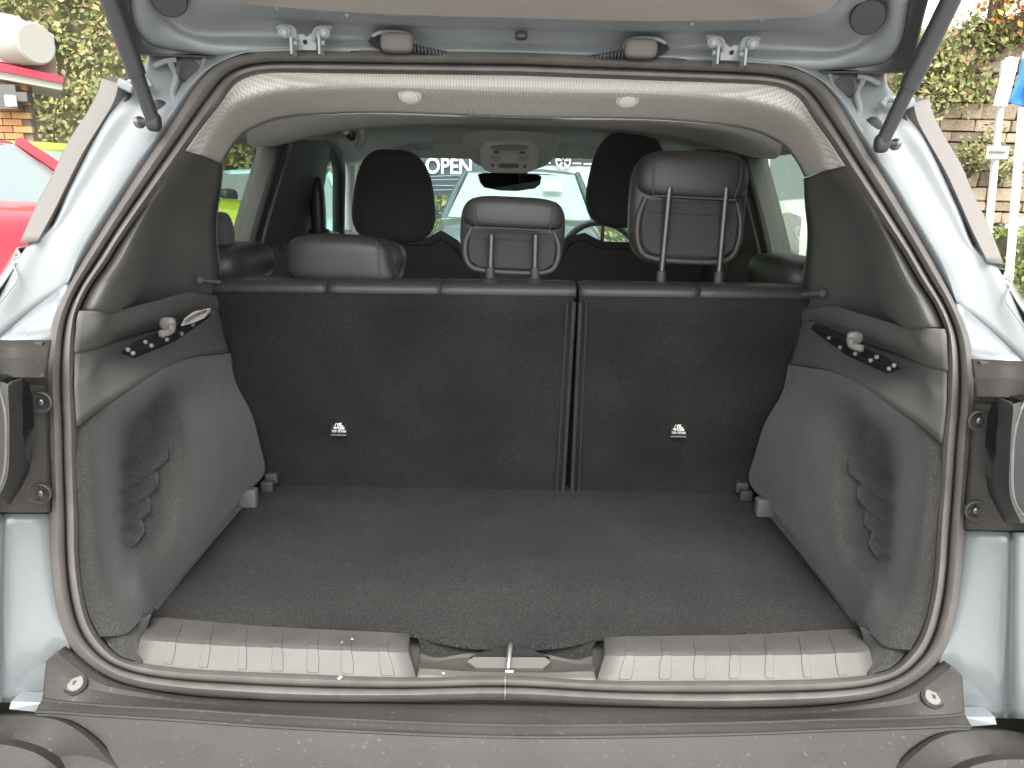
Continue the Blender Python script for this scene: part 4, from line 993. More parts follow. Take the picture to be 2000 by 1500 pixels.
# lamp pockets + cable boots
b = MB(); pk = [(718, 80), (728, 68), (742, 62), (780, 62), (797, 68), (806, 80), (802, 92), (780, 100), (745, 100), (727, 90)]
b.prism([P(x, y, 1.14) for x, y in pk], (0, .012, .004)); S(b.build('gate_pocket', DARK, TG, smooth=False))
b = MB(); b.tube([P(727, 70, 1.137), P(745, 63, 1.136), P(782, 63, 1.136), P(802, 70, 1.137), P(808, 84, 1.138)], .0028, 8, 4); S(b.build('pocket_rim', INPAINT, TG))
b = MB(); b.superell(P(776, 84, 1.128), (.0235, .012, .013), .5, .5, 24, 14); S(b.build('washer_boot', mat('boot_rubber', (.11, .10, .09), .6), TG))
b = MB()
for k in range(9): 
    c = P(812+k*7, 96+k*1.2, 1.132+k*.001); b.lathe(c, (1, 0, -.1), [(.005, -.0016), (.0068-.0003*k, -.0008), (.0068-.0003*k, .0008), (.005, .0016)], 12)
S(b.build('cable_bellows', STRUT, TG))
b = MB(); b.lathe(P(331, -2, 1.07), (.35, -.8, -.45), [(.023, -.006), (.023, 0), (.0205, .004), (0, .005)], 28); S(b.build('gate_bumper', STRUT, TG))
for x, y in ((541, 10), (611, 13), (678, 24)):
    b = MB(); b.superell(P(x, y+4, 1.098), (.0045, .0045, .0045), 1, 1, 12, 8); S(b.build('weld_dimple', INPAINT, TG))
fl_ = flip_parts(SYM)
b = MB(); b.superell(P(1018, 70, 1.128), (.009, .008, .0055), .6, .6, 16, 10); b.build('rubber_stop', STRUT, TG)
# gas struts
def strut(x0, y0, Y0, x1, y1, Y1, nm):
    a = P(x0, y0, Y0); c = P(x1, y1, Y1); d = (c-a)
    m1 = a+d*.42
    b = MB(); b.cyl(a+d*.02, m1, .0090, .0095, 20); b.cyl(m1-d*.015, m1, .0118, .0118, 20); 
    st = b.build('gas_strut', STRUT, CAR); 
    b = MB(); b.cyl(m1, a+d*1.9, .0118, .0118, 20); b.build('strut_cylinder', STRUT, st)
    b = MB(); b.superell(a, (.0095, .0095, .0125), .7, .7, 16, 10); b.cyl(a, a+Vector((-.028 if x0 < 1000 else .028, .012, 0)), .004); b.build('ball_socket', STRUT, st)
    e_ = a+Vector((-.024 if x0 < 1000 else .024, .012, 0)); b = MB(); b.lathe(e_, (1 if x0 < 1000 else -1, -.8, 0), [(.008, -.002), (.008, .001), (.006, .003), (.0035, .0035), (.0035, .006), (0, .006)], 12); b.build('ball_stud', STEEL, st)
    return st
strut(300, 238, 1.035, 214, -2, .985, 'l'); strut(1722, 280, 1.03, 1858, -2, .975, 'r')

# ================================================================== SETTING
GR = mat('pale_concrete', (.37, .36, .34), .9, var=.25, vscale=4, bump=.5, bscale=90, bdist=.004)
add_specks(GR, 60, .66, (.5, .48, .45), .4)
g = MB(); g.add([(-90, -40, 0), (90, -40, 0), (90, 110, 0), (-90, 110, 0)], [(0, 1, 2, 3)]); o = g.build('ground', GR, None, smooth=False); o['kind'] = 'structure'

# retaining wall of stone
WY = 13.0
wall = root('retaining_wall', 'tall weathered sandstone retaining wall behind the parked vehicles', 'wall', (4, WY, 0))
MORT = mat('mortar', (.16, .13, .095), .95, var=.2, vscale=6, bump=.6, bscale=30, bdist=.01)
b = MB(); b.box(Vector((-1, WY+.42, 1.85)), (14, .30, 1.85)); b.build('wall_core', MORT, wall, smooth=False)
ST = [mat('sandstone_%d' % 0, (.27, .21, .14), .9, var=.3, vscale=5, bump=.7, bscale=22, bdist=.012), mat('sandstone_dark', (.17, .135, .10), .9, var=.3, vscale=5, bump=.7, bscale=22, bdist=.012), mat('sandstone_pale', (.36, .29, .20), .9, var=.25, vscale=5, bump=.7, bscale=22, bdist=.012)]
def stone_mesh(seed, m):
    rnd = random.Random(seed); bm = bmesh.new(); bmesh.ops.create_cube(bm, size=2)
    bmesh.ops.bevel(bm, geom=bm.edges[:]+bm.verts[:], offset=.14, segments=1, affect='EDGES')
    for v_ in bm.verts: v_.co += Vector([rnd.uniform(-.06, .06) for _ in range(3)])
    me = bpy.data.meshes.new('stone'); bm.to_mesh(me); bm.free(); me.materials.append(m); return me
SM = [stone_mesh(i, ST[i % 3]) for i in range(9)]
rnd = random.Random(3); z = .1; cnt = 0
while z < 3.5:
    h = rnd.choice((.17, .20, .23, .26)); x = 4.9+rnd.uniform(0, .2)
    while x < 9.6:
        w = rnd.uniform(.28, .62)
        if z > .8 or x > 7.5:
            if cnt < 290:
                s = bpy.data.objects.new('stone', rnd.choice(SM)); COL.objects.link(s); s.parent = wall; s.matrix_parent_inverse = Matrix.Translation(wall.location).inverted()
                s.location = (x+w/2, WY+.08+rnd.uniform(-.02, .02), z+h/2); s.scale = (w/2-.012, .09, h/2-.011); s.rotation_euler = (rnd.uniform(-.02, .02), rnd.uniform(-.015, .015), rnd.uniform(-.02, .02)); cnt += 1
        x += w
    z += h
x = 4.9
while x < 9.8:
    s = bpy.data.objects.new('coping_stone', rnd.choice(SM)); COL.objects.link(s); s.parent = wall; s.matrix_parent_inverse = Matrix.Translation(wall.location).inverted()
    s.location = (x+.45, WY+.12, 3.88); s.scale = (.44, .22, .22); x += .9
print('stones', cnt)

# leaves helper
def leaf_mesh(pts, size, mats, name, parent, rnd, up=.3, nrm=(0, -1, 0)):
    v = []; f = []; mi = []
    for p in pts:
        s = size*rnd.uniform(.55, 1.3); a = Vector((rnd.gauss(0, 1), rnd.gauss(0, 1), rnd.gauss(0, 1))).normalized()
        nn = (Vector(nrm)*.8+Vector((rnd.gauss(0, .6), rnd.gauss(0, .6), rnd.gauss(0, .6)+up))).normalized()
        t = nn.cross(a).normalized(); u = nn.cross(t); i = len(v)
        v += [p-t*s*.5, p+u*s*.32+nn*s*.06, p+t*s*.55, p-u*s*.32+nn*s*.06]
        f += [(i, i+1, i+2), (i, i+2, i+3)]; k = rnd.choices(range(len(mats)), [3, 3, 2, 1][:len(mats)])[0]; mi += [k, k]
    o = mk(name, v, f, mats, parent, smooth=False); 
    o.data.polygons.foreach_set('material_index', mi); o['kind'] = 'stuff' if parent is None or True else None
    return o
def leafm(n, c): 
    m = mat(n, c, .5, spec=.4); b_ = m.node_tree.nodes['Principled BSDF']; return m
LV = [leafm('ivy_green', (.13, .155, .05)), leafm('ivy_mid', (.19, .20, .07)), leafm('ivy_yellow', (.30, .28, .10)), leafm('ivy_brown', (.22, .14, .07))]
LG = [leafm('laurel', (.07, .11, .025)), leafm('laurel_light', (.14, .19, .045)), leafm('laurel_yellow', (.25, .27, .07))]
rnd = random.Random(11)
def bulge(x, z): return .35*math.sin(x*1.3+z*.7)+.25*math.sin(x*2.9-z*1.9)+.15*math.sin(x*6.1+z*5.3)
bank = root('ivy_bank', 'steep bank smothered in yellow green ivy behind the left hand cars', 'hedge', (-6, 12, 0))
BARK = mat('stem_brown', (.10, .075, .05), .9, var=.3, vscale=20)
UNDER = mat('undergrowth_dark', (.075, .075, .035), .95, var=.5, vscale=6)
v = []; f = []; nx, nz = 70, 34
for i in range(nx+1):
    for j in range(nz+1):
        x = lerp(-15, 3.6, i/nx); z = lerp(-.1, 6.2, j/nz); v.append((x, 11.6+.25*z-.5*bulge(x, z)+.25, z))
for i in range(nx):
    for j in range(nz): f.append((i*(nz+1)+j, (i+1)*(nz+1)+j, (i+1)*(nz+1)+j+1, i*(nz+1)+j+1))
mk('undergrowth', v, f, UNDER, bank)
pts = []
while len(pts) < 40000:
    x = rnd.uniform(-15, 3.6); z = rnd.uniform(0, 6.2)
    if math.sin(x*4.7+z*2.1)*math.sin(z*5.1-x*2.2)+rnd.uniform(-.9, .9) < -.75: continue
    pts.append(Vector((x, 11.6+.25*z-.5*bulge(x, z)+rnd.uniform(-.25, .15), z)))
leaf_mesh(pts, .095, LV, 'leaves', bank, rnd)
b = MB()
for _ in range(26):
    x = rnd.uniform(-14, 3); z = rnd.uniform(.2, 4); p = Vector((x, 11.4+.25*z-.5*bulge(x, z), z)); q2 = p+Vector((rnd.uniform(-1, 1), -.1, rnd.uniform(.4, 1.4)))
    b.tube([p, lerp(p, q2, .5)+Vector((rnd.uniform(-.2, .2), -.1, 0)), q2], .014, 5, 3)
b.build('stems', BARK, bank)
# climbers on the stone wall
def climber(pxc, pyc, rx, rz, n, seed, label, size=.10, mats=LV):
    rn = random.Random(seed); c = P(pxc, pyc, WY-.15); rt = root('climbing_plant', label, 'plant', (c.x, WY-.1, max(0, c.z-rz)), 0, 'plants growing on the stone wall')
    pp = []; b = MB()
    base = Vector((c.x, WY-.05, c.z-rz))
    for k in range(9):
        t = Vector((c.x+rn.uniform(-rx, rx), WY-.12-rn.uniform(0, .25), c.z+rn.uniform(-.6, 1)*rz)); m_ = lerp(base, t, .5)+Vector((rn.uniform(-.1, .1), -.1, rn.uniform(0, .15))); b.tube([base, m_, t], .009, 5, 3)
        for _ in range(n//9):
            q3 = lerp(m_ if rn.random() < .5 else t, t, rn.random())+Vector((rn.gauss(0, rx*.26), rn.uniform(-.15, .08), rn.gauss(0, rz*.24))); pp.append(q3)
    b.build('stems', BARK, rt); leaf_mesh(pp, size, mats, 'leaves', rt, rn)
climber(1830, 150, .75, .62, 1500, 1, 'yellow green climber on the wall beside the right gas strut')
climber(1905, 295, .45, .45, 380, 2, 'thin straggling climber halfway up the stone wall', .08)
climber(1945, 60, .75, .40, 1100, 4, 'green ivy spilling over the top of the stone wall', .09)
climber(1960, 325, .4, .3, 160, 5, 'sparse tuft on the stone wall behind the sign pole', .08)
climber(1770, 215, .5, .35, 500, 6, 'ragged ivy low on the wall where it meets the car', .09)
# orange tree at the top corner
c = P(2020, -10, 12.2); tr = root('autumn_tree', 'orange leaved autumn tree over the wall at the top right corner', 'tree', (c.x, c.y+1.2, 0))
b = MB(); tb = Vector((c.x, c.y+1.2, 0)); b.tube([tb, tb+Vector((.1, 0, 2)), tb+Vector((0, -.3, c.z-.2)), tb+Vector((.1, -.4, c.z+1))], [.12, .1, .08, .05], 8, 3)
for k in range(6): b.tube([tb+Vector((0, -.2, c.z-1)), c+Vector((rnd.uniform(-.6, .8), rnd.uniform(-.3, .5), rnd.uniform(-.1, 1)))], .03, 6, 2)
b.build('trunk', BARK, tr)
leaf_mesh([c+Vector((rnd.gauss(.2, .42), rnd.gauss(.1, .4), rnd.gauss(.35, .33))) for _ in range(1500)], .11, [leafm('leaf_orange', (.50, .16, .03)), leafm('leaf_amber', (.55, .27, .05)), leafm('leaf_lime', (.25, .28, .06))], 'crown', tr, rnd)
# white railings over the wall
rl = root('white_railing', 'white board railing along the top of the stone wall', 'fence', (7, 15, 4.3))
WP = mat('white_boards', (.8, .8, .78), .6, var=.05, vscale=3)
for k, (za, zb_) in enumerate(((4.08, 4.30), (4.36, 4.62), (4.68, 5.3))):
    b = MB(); b.box(Vector((8, 14.6, (za+zb_)/2)), (4.5, .03, (zb_-za)/2)); b.build('rail_board', WP, rl, smooth=False)
for k in range(5):
    b = MB(); b.box(Vector((4+k*2.0, 14.68, 4.3)), (.05, .05, 1.1)); b.build('post', WP, rl, smooth=False)

# ---- canopy building at far left
BY = 9.0
cb = root('canopy_building', 'white rounded canopy with a red stripe above an orange brick wall', 'building', (-6.4, BY, 0))
WHT = mat('canopy_white', (.33, .315, .29), .5, var=.04, vscale=2)
RED = mat('stripe_red', (.62, .02, .05), .4)
def bp(px, py, Y=BY): return P(px, py, Y)
b = MB(); b.prism([bp(-260, -20), bp(0, 24), bp(40, 33), bp(45, 128), bp(0, 120), bp(-260, 76)], (-.5, .8, 0)); b.build('canopy_top', WHT, cb, smooth=False)
b = MB(); b.prism([bp(40, 36, 9.2), bp(95, 62, 9.2), bp(105, 68, 9.2), bp(112, 150, 9.2), bp(40, 130, 9.2)], (-.5, .8, 0)); b.build('canopy_side', WHT, cb, smooth=False)
b = MB(); c0 = bp(70, 85, 8.9); b.lathe(c0, (.95, -.5, 0), [(.21, -.45), (.22, .0), (.20, .02), (0, .022)], 32); b.build('canopy_end_drum', WHT, cb)
b = MB(); b.prism([bp(-260, 80, 8.95), bp(0, 122, 8.95), bp(122, 150, 8.95), bp(123, 162, 8.95), bp(0, 138, 8.95), bp(-260, 98, 8.95)], (-.5, .8, 0)); b.build('red_stripe', RED, cb, smooth=False)
b = MB(); b.prism([bp(-260, 99), bp(0, 139), bp(122, 163), bp(122, 176), bp(0, 154), bp(-260, 116)], (-.5, .8, 0)); b.build('canopy_fascia', WHT, cb, smooth=False)
BRK = [mat('brick_orange', (.42, .20, .08), .85, var=.15, vscale=12), mat('brick_ochre', (.48, .26, .11), .85, var=.15, vscale=12), mat('brick_rust', (.33, .15, .07), .85, var=.15, vscale=12)]
zt_ = bp(20, 160).z; xr = bp(46, 220).x
b = MB(); b.box(Vector((xr-1.28, BY+.20, zt_/2-.02)), (1.26, .05, zt_/2)); b.build('brick_wall', MORT, cb, smooth=False)
bmesh_ = []
for m in BRK:
    bm = bmesh.new(); bmesh.ops.create_cube(bm, size=1); me = bpy.data.meshes.new('brick'); bm.to_mesh(me); bm.free(); me.materials.append(m); bmesh_.append(me)
kk = 0
for r_ in range(13):
    zz = zt_-.04-r_*.077
    for c_i in range(4):
        s = bpy.data.objects.new('brick', rnd.choice(bmesh_)); COL.objects.link(s); s.parent = cb; s.matrix_parent_inverse = Matrix.Translation(cb.location).inverted()
        wd = .225; s.location = (xr-.11-c_i*wd-(.11 if r_ % 2 else 0), BY+.14, zz); s.scale = (.212, .04, .066); kk += 1
b = MB(); b.box(bp(24, 198, 8.95), (.05, .06, .06), None, .01); b.build('wall_lamp', WHITE, cb)
b = MB(); b.box(bp(10, 190, 9.0), (.16, .05, .13)); b.box(bp(48, 190, 9.0), (.06, .05, .05)); b.build('wall_bracket', STEEL, cb)

# ---- poles, flag, sign
def pole(name, label, px0, py0, px1, py1, Y, r, m, cat, square=False):
    rt = root(name, label, cat, (P(px1, py1, Y).x, Y, 0)); a = P(px0, py0, Y); c = P(px1, py1, Y); base = c+(c-a).normalized()*(c.z/abs((c-a).normalized().z))
    b = MB(); b.cyl(a, base, r, n=12); b.build('pole', m, rt); return rt, a, c
PW = mat('pole_white', (.75, .75, .72), .4); PG = mat('pole_galvanised', (.50, .50, .47), .45, .3)
pr, a_, c_2 = pole('sign_pole', 'galvanised pole carrying a small sign seen from behind', 1962, 118, 1935, 405, 7.0, .032, PG, 'pole')
b = MB(); b.box(P(1965, 160, 6.95), (.045, .03, .20), Matrix.Rotation(R(5), 3, 'Y')); b.build('pole_sleeve', PW, pr, smooth=False)
b = MB(); b.box(P(1948, 298, 6.94), (.10, .006, .055), None, .004); b.build('sign_plate', PG, pr)
b = MB(); b.box(P(1948, 297, 6.92), (.07, .008, .008)); b.build('sign_clamp', STEEL, pr, smooth=False)
pr, a_, c_2 = pole('flagpole', 'white flagpole at the right edge with a blue flag', 2006, 100, 1974, 500, 6.0, .030, PW, 'flagpole')
BL = mat('flag_blue', (.03, .16, .60), .7)
rows = []
for i in range(7):
    t = i/6; rows.append([P(lerp(2004, 1970, t)+k*3, lerp(118, 200, t)*(1-k*.02)+k*8*t-8*math.sin(t*3), 5.95+.06*math.sin(k*1.7+t*4)) for k in range(-4, 1)])
rows = [[P(1998+j*14, 112+j*2, 5.95+.03*math.sin(j)), P(1988+j*16, 150+j*3, 5.93+.05*math.sin(j*1.5+1)), P(1976+j*18, 186+j*4, 5.95+.04*math.sin(j*2)), P(1968+j*20, 200+j*6, 5.97)] for j in range(6)]
surf('flag', rows, BL, pr, su=4, sv=3, smooth_v=True, solid=.002)
# hedge, lower right
hx = P(1990, 480, 8.5); hd = root('clipped_hedge', 'clipped green hedge low at the right edge below the white car', 'hedge', (hx.x+1.2, 8.5, 0))
zt2 = P(1975, 455, 8.5).z
b = MB(); b.box(Vector((hx.x+1.4, 8.8, zt2/2-.02)), (1.55, .35, zt2/2-.02)); b.build('hedge_core', UNDER, hd, smooth=False)
leaf_mesh([Vector((rnd.uniform(hx.x-.2, hx.x+3), rnd.uniform(8.4, 9.2), zt2+rnd.uniform(-.06, .05))) if rnd.random() < .4 else Vector((rnd.uniform(hx.x-.2, hx.x+3), 8.42+rnd.uniform(-.06, .05), rnd.uniform(0, zt2))) for _ in range(5000)], .06, LG, 'leaves', hd, rnd)
# hedge seen through the windscreen
hd = root('roadside_hedge', 'yellow green hedge between the banner and the dark car ahead', 'hedge', (0, 10.4, 0))
b = MB(); b.box(Vector((0, 10.75, .55)), (3.2, .3, .55)); b.build('hedge_core', UNDER, hd, smooth=False)
leaf_mesh([Vector((rnd.uniform(-3.2, 3.2), 10.42+rnd.uniform(-.1, .1), rnd.uniform(0, 1.22)+.08*math.sin(k))) for k in range(6500)], .09, LG, 'leaves', hd, rnd)

# ---- banner with OPEN
bn = root('advert_banner', 'dark advertising banner reading OPEN with a printed car seen through the windscreen', 'banner', (0, 11.0, 0))
NAVY = mat('banner_navy', (.035, .055, .075), .5, var=.5, vscale=1.5, stretch=(.3, 1, 3)); TEAL = mat('banner_teal', (.10, .42, .50), .5); PALE = mat('banner_pale', (.55, .58, .55), .6, var=.15, vscale=2)
b = MB(); b.prism([P(700, 285, 11), P(1045, 292, 11), P(1045, 386, 11), P(700, 380, 11)], (0, .04, 0)); b.build('banner_left', NAVY, bn, smooth=False)
b = MB(); b.prism([P(1047, 282, 11), P(1330, 288, 11), P(1330, 400, 11), P(1047, 394, 11)], (0, .04, 0)); b.build('banner_right', PALE, bn, smooth=False)
b = MB(); b.prism([P(1049, 298, 10.985), P(1330, 303, 10.985), P(1330, 326, 10.985), P(1049, 322, 10.985)], (0, .008, 0)); b.build('printed_car', mat('print_black', (.02, .025, .03), .4), bn, smooth=False)
b = MB(); b.prism([P(1066, 296, 10.97), P(1086, 300, 10.97), P(1082, 306, 10.97), P(1064, 304, 10.97)], (0, .008, 0)); b.build('printed_tail_light', RED, bn, smooth=False)
b = MB(); c0 = P(1100, 315, 10.96)
b.tube([c0+Vector((.10*math.cos(t), 0, .10*math.sin(t))) for t in [i*math.pi/8 for i in range(16)]], .012, 6, 1, closed=True)
for k in range(5):
    a = math.pi/2+k*2*math.pi/5
    for da in (-.18, .18): b.tube([c0+Vector((.02*math.cos(a), 0, .02*math.sin(a))), c0+Vector((.095*math.cos(a+da), 0, .095*math.sin(a+da)))], .008, 5, 1)
b.build('printed_wheel', WHITE, bn)
b = MB()
for x0, x1, y in ((1052, 1075, 318), (1118, 1135, 319), (1140, 1165, 320), (1128, 1140, 309)): b.prism([P(x0, y-1, 10.96), P(x1, y-1, 10.96), P(x1, y+1.5, 10.96), P(x0, y+1.5, 10.96)], (0, .006, 0))
b.build('printed_highlight', WHITE, bn, smooth=False)
b = MB(); b.prism([P(800, 296, 10.98), P(930, 298, 10.98), P(915, 305, 10.98), P(800, 304, 10.98)], (0, .008, 0)); b.build('printed_sky_strip', TEAL, bn, smooth=False)
b = MB()
for y0_, y1_ in ((352, 350), (362, 366), (345, 343), (372, 371)): b.tube([P(830, y0_, 10.97), P(900, (y0_+y1_)/2-1, 10.97), P(1000, y1_, 10.97)], .006, 5, 3)
b.build('printed_streak', mat('streak_grey', (.25, .3, .33), .5), bn)
txt('OPEN', .30, WHITE, bn, 'banner_lettering', P(877, 326, 10.96), bold=.006, sx=.86, extr=.004)
b = MB(); b.prism([P(872, 293, 10.97), P(886, 294, 10.97), P(886, 299, 10.97), P(872, 298, 10.97)], (0, .006, 0)); b.prism([P(877, 299, 10.97), P(883, 299, 10.97), P(883, 309, 10.97), P(877, 309, 10.97)], (0, .006, 0)); b.build('printed_lamp', WHITE, bn, smooth=False)
for x in (-2.0, .5, 2.6):
    b = MB(); b.cyl(Vector((x, 11.1, 0)), Vector((x, 11.1, 1.9)), .03); b.build('banner_post', PG, bn)

# ================================================================== PARKED VEHICLES
CG = mat('car_window', (.10, .14, .14), .05, coat=.8); CGW = mat('car_windscreen', (.16, .2, .19), .04, coat=1)
HLM = mat('headlight_glass', (.30, .31, .29), .06, coat=1)
def vehicle(name, label, cat, loc, rz, paint, L=4.2, Wd=1.78, H=1.5, hood=1.0, hoodlen=1.05, belt=1.0, wsl=.75, tail=.25, group=None, screen=None, hls=1.0):
    """local +x is forward, z up; cabin between hood and tail"""
    rt = root(name, label, cat, loc, rz, group); hw = Wd/2; pr = []
    def part(nm, b, m, par=rt, **k): k.setdefault('smooth', True); o = b.build(nm, m, par, local=True, **k); return o
    # body lower: stations
    st = [(-L/2, .80, .45, hood*.80, .86), (-L/2+.12, .93, .30, belt*.98, .90), (-L/2+.6, 1, .24, belt, .93), (0, 1, .22, belt, .93), (L/2-hoodlen, 1, .22, belt, .93), (L/2-hoodlen*.5, .98, .24, hood*1.0, .90), (L/2-.22, .92, .26, hood*.93, .86), (L/2-.03, .80, .34, hood*.78, .80), (L/2, .74, .42, hood*.62, .8)]
    v = []; f = []
    for x, ws_, zb1, zt1, sh in st:
        w = hw*ws_
        pro = [(-w*.86, zb1), (-w*.99, zb1+.12), (-w, zt1*.62), (-w*.985, zt1*.86), (-w*sh, zt1*.985), (-w*.5, zt1+.02), (0, zt1+.03), (w*.5, zt1+.02), (w*sh, zt1*.985), (w*.985, zt1*.86), (w, zt1*.62), (w*.99, zb1+.12), (w*.86, zb1)]
        v.append([Vector((x, y, z)) for y, z in pro])
    g = []; k2 = 3; cols = list(zip(*v)); gg = [smooth_line(c, k2) for c in cols]; gg = list(map(list, zip(*gg)))
    vv = [p for r in gg for p in r]; nc = len(gg[0])
    for i in range(len(gg)-1):
        for j in range(nc-1): f.append((i*nc+j, i*nc+j+1, (i+1)*nc+j+1, (i+1)*nc+j))
    f.append(tuple(range(nc))); f.append(tuple(reversed(range(len(vv)-nc, len(vv)))))
    o = mk('body', vv, f, paint, rt, local=True, angle=30)
    # cabin
    xb0, xb1 = -L/2+.18, L/2-hoodlen+.05; xt0, xt1 = xb0+tail, xb1-wsl
    wb, wt = hw*.93, hw*.74
    def ring(x0, x1, w, z): return [Vector((x0, -w, z)), Vector((x1, -w, z)), Vector((x1, w, z)), Vector((x0, w, z))]
    lo_, hi_ = ring(xb0, xb1, wb, belt-.02), ring(xt0, xt1, wt, H-.06)
    b = MB(); ins = lambda p: Vector((p.x*.98, p.y*.97, p.z)); 
    b.add(lo_+hi_, [(0, 3, 2, 1)]); b.v = []; b.f = []; b.mi = []
    # roof
    rr_ = []
    for x, dz in ((xt0-.02, -.02), (xt0+.15, .03), ((xt0+xt1)/2, .06), (xt1-.2, .035), (xt1+.02, -.015)):
        rr_.append([Vector((x, wt*s*1.02, H-.06+dz-.05*abs(s)**3)) for s in (-1, -.8, -.4, 0, .4, .8, 1)])
    vv = [p for r in rr_ for p in r]; ff = [(i*7+j, i*7+j+1, (i+1)*7+j+1, (i+1)*7+j) for i in range(4) for j in range(6)]
    o = mk('roof', vv, ff, paint, rt, local=True); md = o.modifiers.new('t', 'SOLIDIFY'); md.thickness = .03; md.offset = 0
    z1_ = H-.08; z0_ = belt-.02
    def quad(nm, a, c, d, e_, m, off):
        b = MB(); b.prism([a, c, d, e_], off); return part(nm, b, m, smooth=False)
    quad('windscreen', Vector((xb1, -wb*.95, z0_)), Vector((xb1, wb*.95, z0_)), Vector((xt1, wt*.95, z1_)), Vector((xt1, -wt*.95, z1_)), screen or CGW, (-.02, 0, 0))
    quad('rear_window', Vector((xb0, -wb*.95, z0_)), Vector((xb0, wb*.95, z0_)), Vector((xt0, wt*.95, z1_)), Vector((xt0, -wt*.95, z1_)), CG, (.02, 0, 0))
    for s in (-1, 1):
        m0 = lerp(xb0, xb1, .52); m1_ = lerp(xt0, xt1, .56)
        quad('side_window', Vector((xb0+.1, s*wb, z0_)), Vector((m0-.04, s*wb, z0_)), Vector((m1_-.04, s*wt, z1_)), Vector((xt0+.06, s*wt, z1_)), CG, (0, -s*.02, 0))
        quad('side_window', Vector((m0+.04, s*wb, z0_)), Vector((xb1-.1, s*wb, z0_)), Vector((xt1-.06, s*wt, z1_)), Vector((m1_+.04, s*wt, z1_)), CG, (0, -s*.02, 0))
        b = MB(); b.tube([Vector((xb1+.05, s*wb, z0_-.02)), Vector((lerp(xb1, xt1, .5), s*lerp(wb, wt, .5), lerp(z0_, z1_, .5)+.03)), Vector((xt1, s*wt, z1_+.01))], .035, 8, 3); part('front_pillar', b, paint)
        b = MB(); b.tube([Vector((xb0-.05, s*wb, z0_-.02)), Vector((xt0, s*wt, z1_+.01))], .05, 8, 1); part('rear_pillar', b, paint)
        b = MB(); b.tube([Vector((m0, s*wb*1.0, z0_)), Vector((m1_, s*wt, z1_))], .03, 8, 1); part('centre_pillar', b, STRUT)
        b = MB(); b.superell(Vector((xb1-.10, s*(hw+.10), belt+.06)), (.07, .10, .075), .6, .6, 16, 10); b.tube([Vector((xb1-.12, s*wb, belt)), Vector((xb1-.10, s*(hw+.06), belt+.03))], .02, 6, 1); part('door_mirror', b, STRUT)
        # headlight: curved wedge with inner reflectors
        xh = L/2-.10; b = MB(); rt_ = Matrix.Rotation(R(-38*s), 3, 'Z') @ Matrix.Rotation(R(-12), 3, 'Y')
        b.superell(Vector((xh-.05, s*hw*.66, hood*.70)), (.05, hw*.25*hls, hood*.11*hls), .5, .6, 20, 12, lambda p: Vector((p.x, p.y, p.z+s*p.y*.25)), rt_); h_ = part('headlight', b, HLM)
        b = MB()
        for dy in (-.13*hls, -.02*hls, .09*hls): b.lathe(Vector((xh-.045, s*hw*.66, hood*.70))+rt_ @ Vector((.04, s*dy*1.0, dy*.3+.01)), rt_ @ Vector((1, 0, 0)), [(.05*hls, -.02), (.052*hls, .01), (.03*hls, .004), (0, .0)], 16)
        part('reflector', b, METAL, h_)
        b = MB(); b.superell(Vector((-L/2+.03, s*hw*.72, belt*.82)), (.05, .15, .10), .5, .5, 16, 10); part('tail_light', b, RED)
        for xw in (L/2-.80, -L/2+.75):
            b = MB(); b.lathe(Vector((xw, s*(hw-.10), .33)), (0, s, 0), [(.2, -.09), (.32, -.10), (.335, -.06), (.335, .07), (.32, .11), (.21, .11)], 28); w_o = part('wheel', b, RUBBER_DARK)
            b = MB(); b.lathe(Vector((xw, s*(hw-.10), .33)), (0, s, 0), [(.205, .05), (.205, .112), (.19, .115), (.18, .07), (.05, .09), (0, .10)], 20); part('rim', b, METAL, w_o)
            b = MB(); b.tube([Vector((xw+.37*math.cos(t), s*(hw-.005), .33+.37*math.sin(t))) for t in [math.pi*i/8 for i in range(9)]], .035, 8, 2); part('arch_trim', b, STRUT)
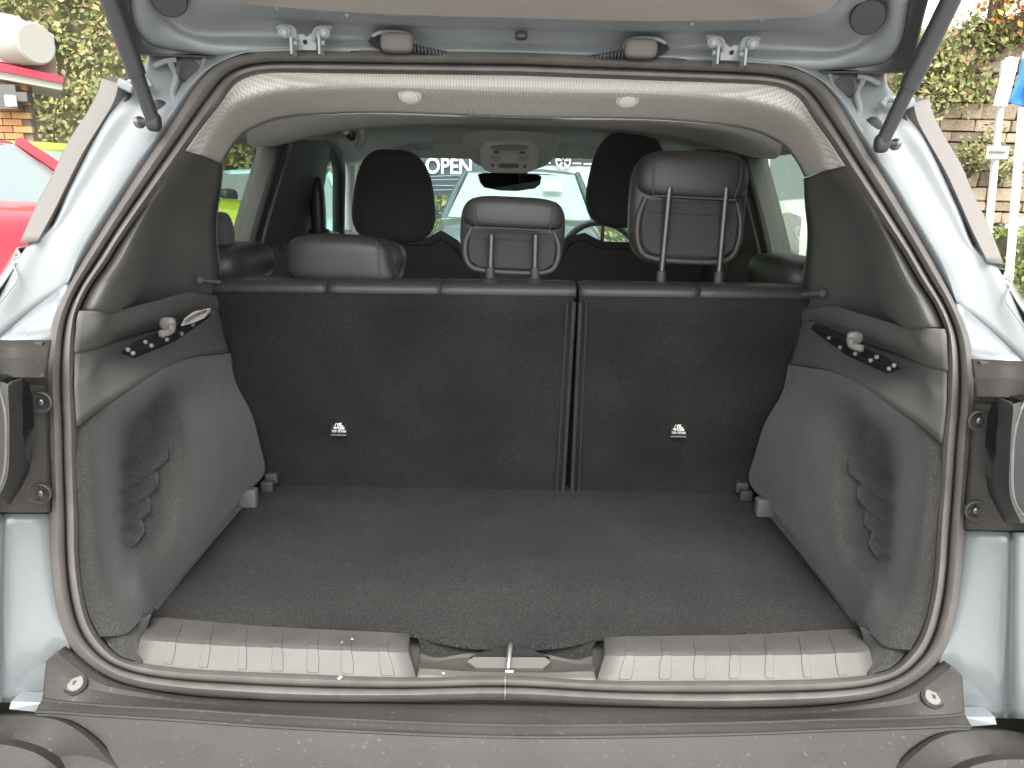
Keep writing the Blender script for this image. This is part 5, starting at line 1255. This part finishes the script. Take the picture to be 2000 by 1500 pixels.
    b = MB(); b.box(Vector((L/2-.01, 0, hood*.60)), (.03, hw*.42, .055), None, .02); part('grille', b, STRUT)
    b = MB(); b.box(Vector((L/2-.02, 0, .34)), (.05, hw*.62, .09), None, .03); part('lower_grille', b, STRUT)
    b = MB(); b.box(Vector((L/2+.025, 0, hood*.46)), (.008, .26, .055), None, .004); part('number_plate', b, WHITE)
    return rt
RP = mat('red_paint', (.36, .008, .022), .3, coat=.5); LP = mat('lime_paint', (.42, .60, .02), .25, coat=1); SP = mat('slate_paint', (.06, .09, .10), .2, .3, coat=1)
WPt = mat('white_paint', (.78, .80, .74), .3, coat=1); BP = mat('aqua_paint', (.30, .52, .56), .25, coat=1)
vehicle('red_car', 'bright red car facing right at the left edge', 'car', (-3.75, 4.6, 0), R(-40), RP, L=4.1, H=1.62, hood=1.16, belt=1.18)
vehicle('lime_car', 'lime green car parked behind the red one', 'car', (-4.0, 7.0, 0), R(-22), LP, L=4.5, H=1.68, hood=1.20, belt=1.18, hoodlen=1.3)
v_ = vehicle('dark_car', 'dark slate car facing the camera straight ahead through the windscreen', 'car', (.15, 9.6, 0), R(-92), SP, L=4.4, Wd=1.85, H=1.66, hood=1.08, belt=1.08, hoodlen=1.25, wsl=.8, screen=mat('bright_windscreen', (.26, .34, .32), .05, coat=1))
b = MB(); b.add([(0, 0, 0)]*0, []) 
b.box(Vector((.62, .38, 1.42)), (.004, .11, .07), Matrix.Rotation(R(-55), 3, 'Y')); b.build('windscreen_sticker', WHITE, v_, local=True, smooth=False)
vehicle('white_van', 'white van facing the camera beyond the right rear window', 'van', (3.75, 10.1, 0), R(-90), WPt, L=4.6, Wd=1.95, H=2.15, hood=1.34, belt=1.32, hoodlen=.75, wsl=.55, tail=.1, hls=1.5)
vehicle('aqua_car', 'pale aqua car glimpsed through the front left door window', 'car', (-3.05, 10.1, 0), R(-75), BP, L=4.2, H=1.6)
vehicle('white_car', 'white car passing beside the stone wall at the right edge', 'car', (9.0, 11.3, 0), R(180), WPt, L=4.2, H=1.45, hood=.95, belt=.95)
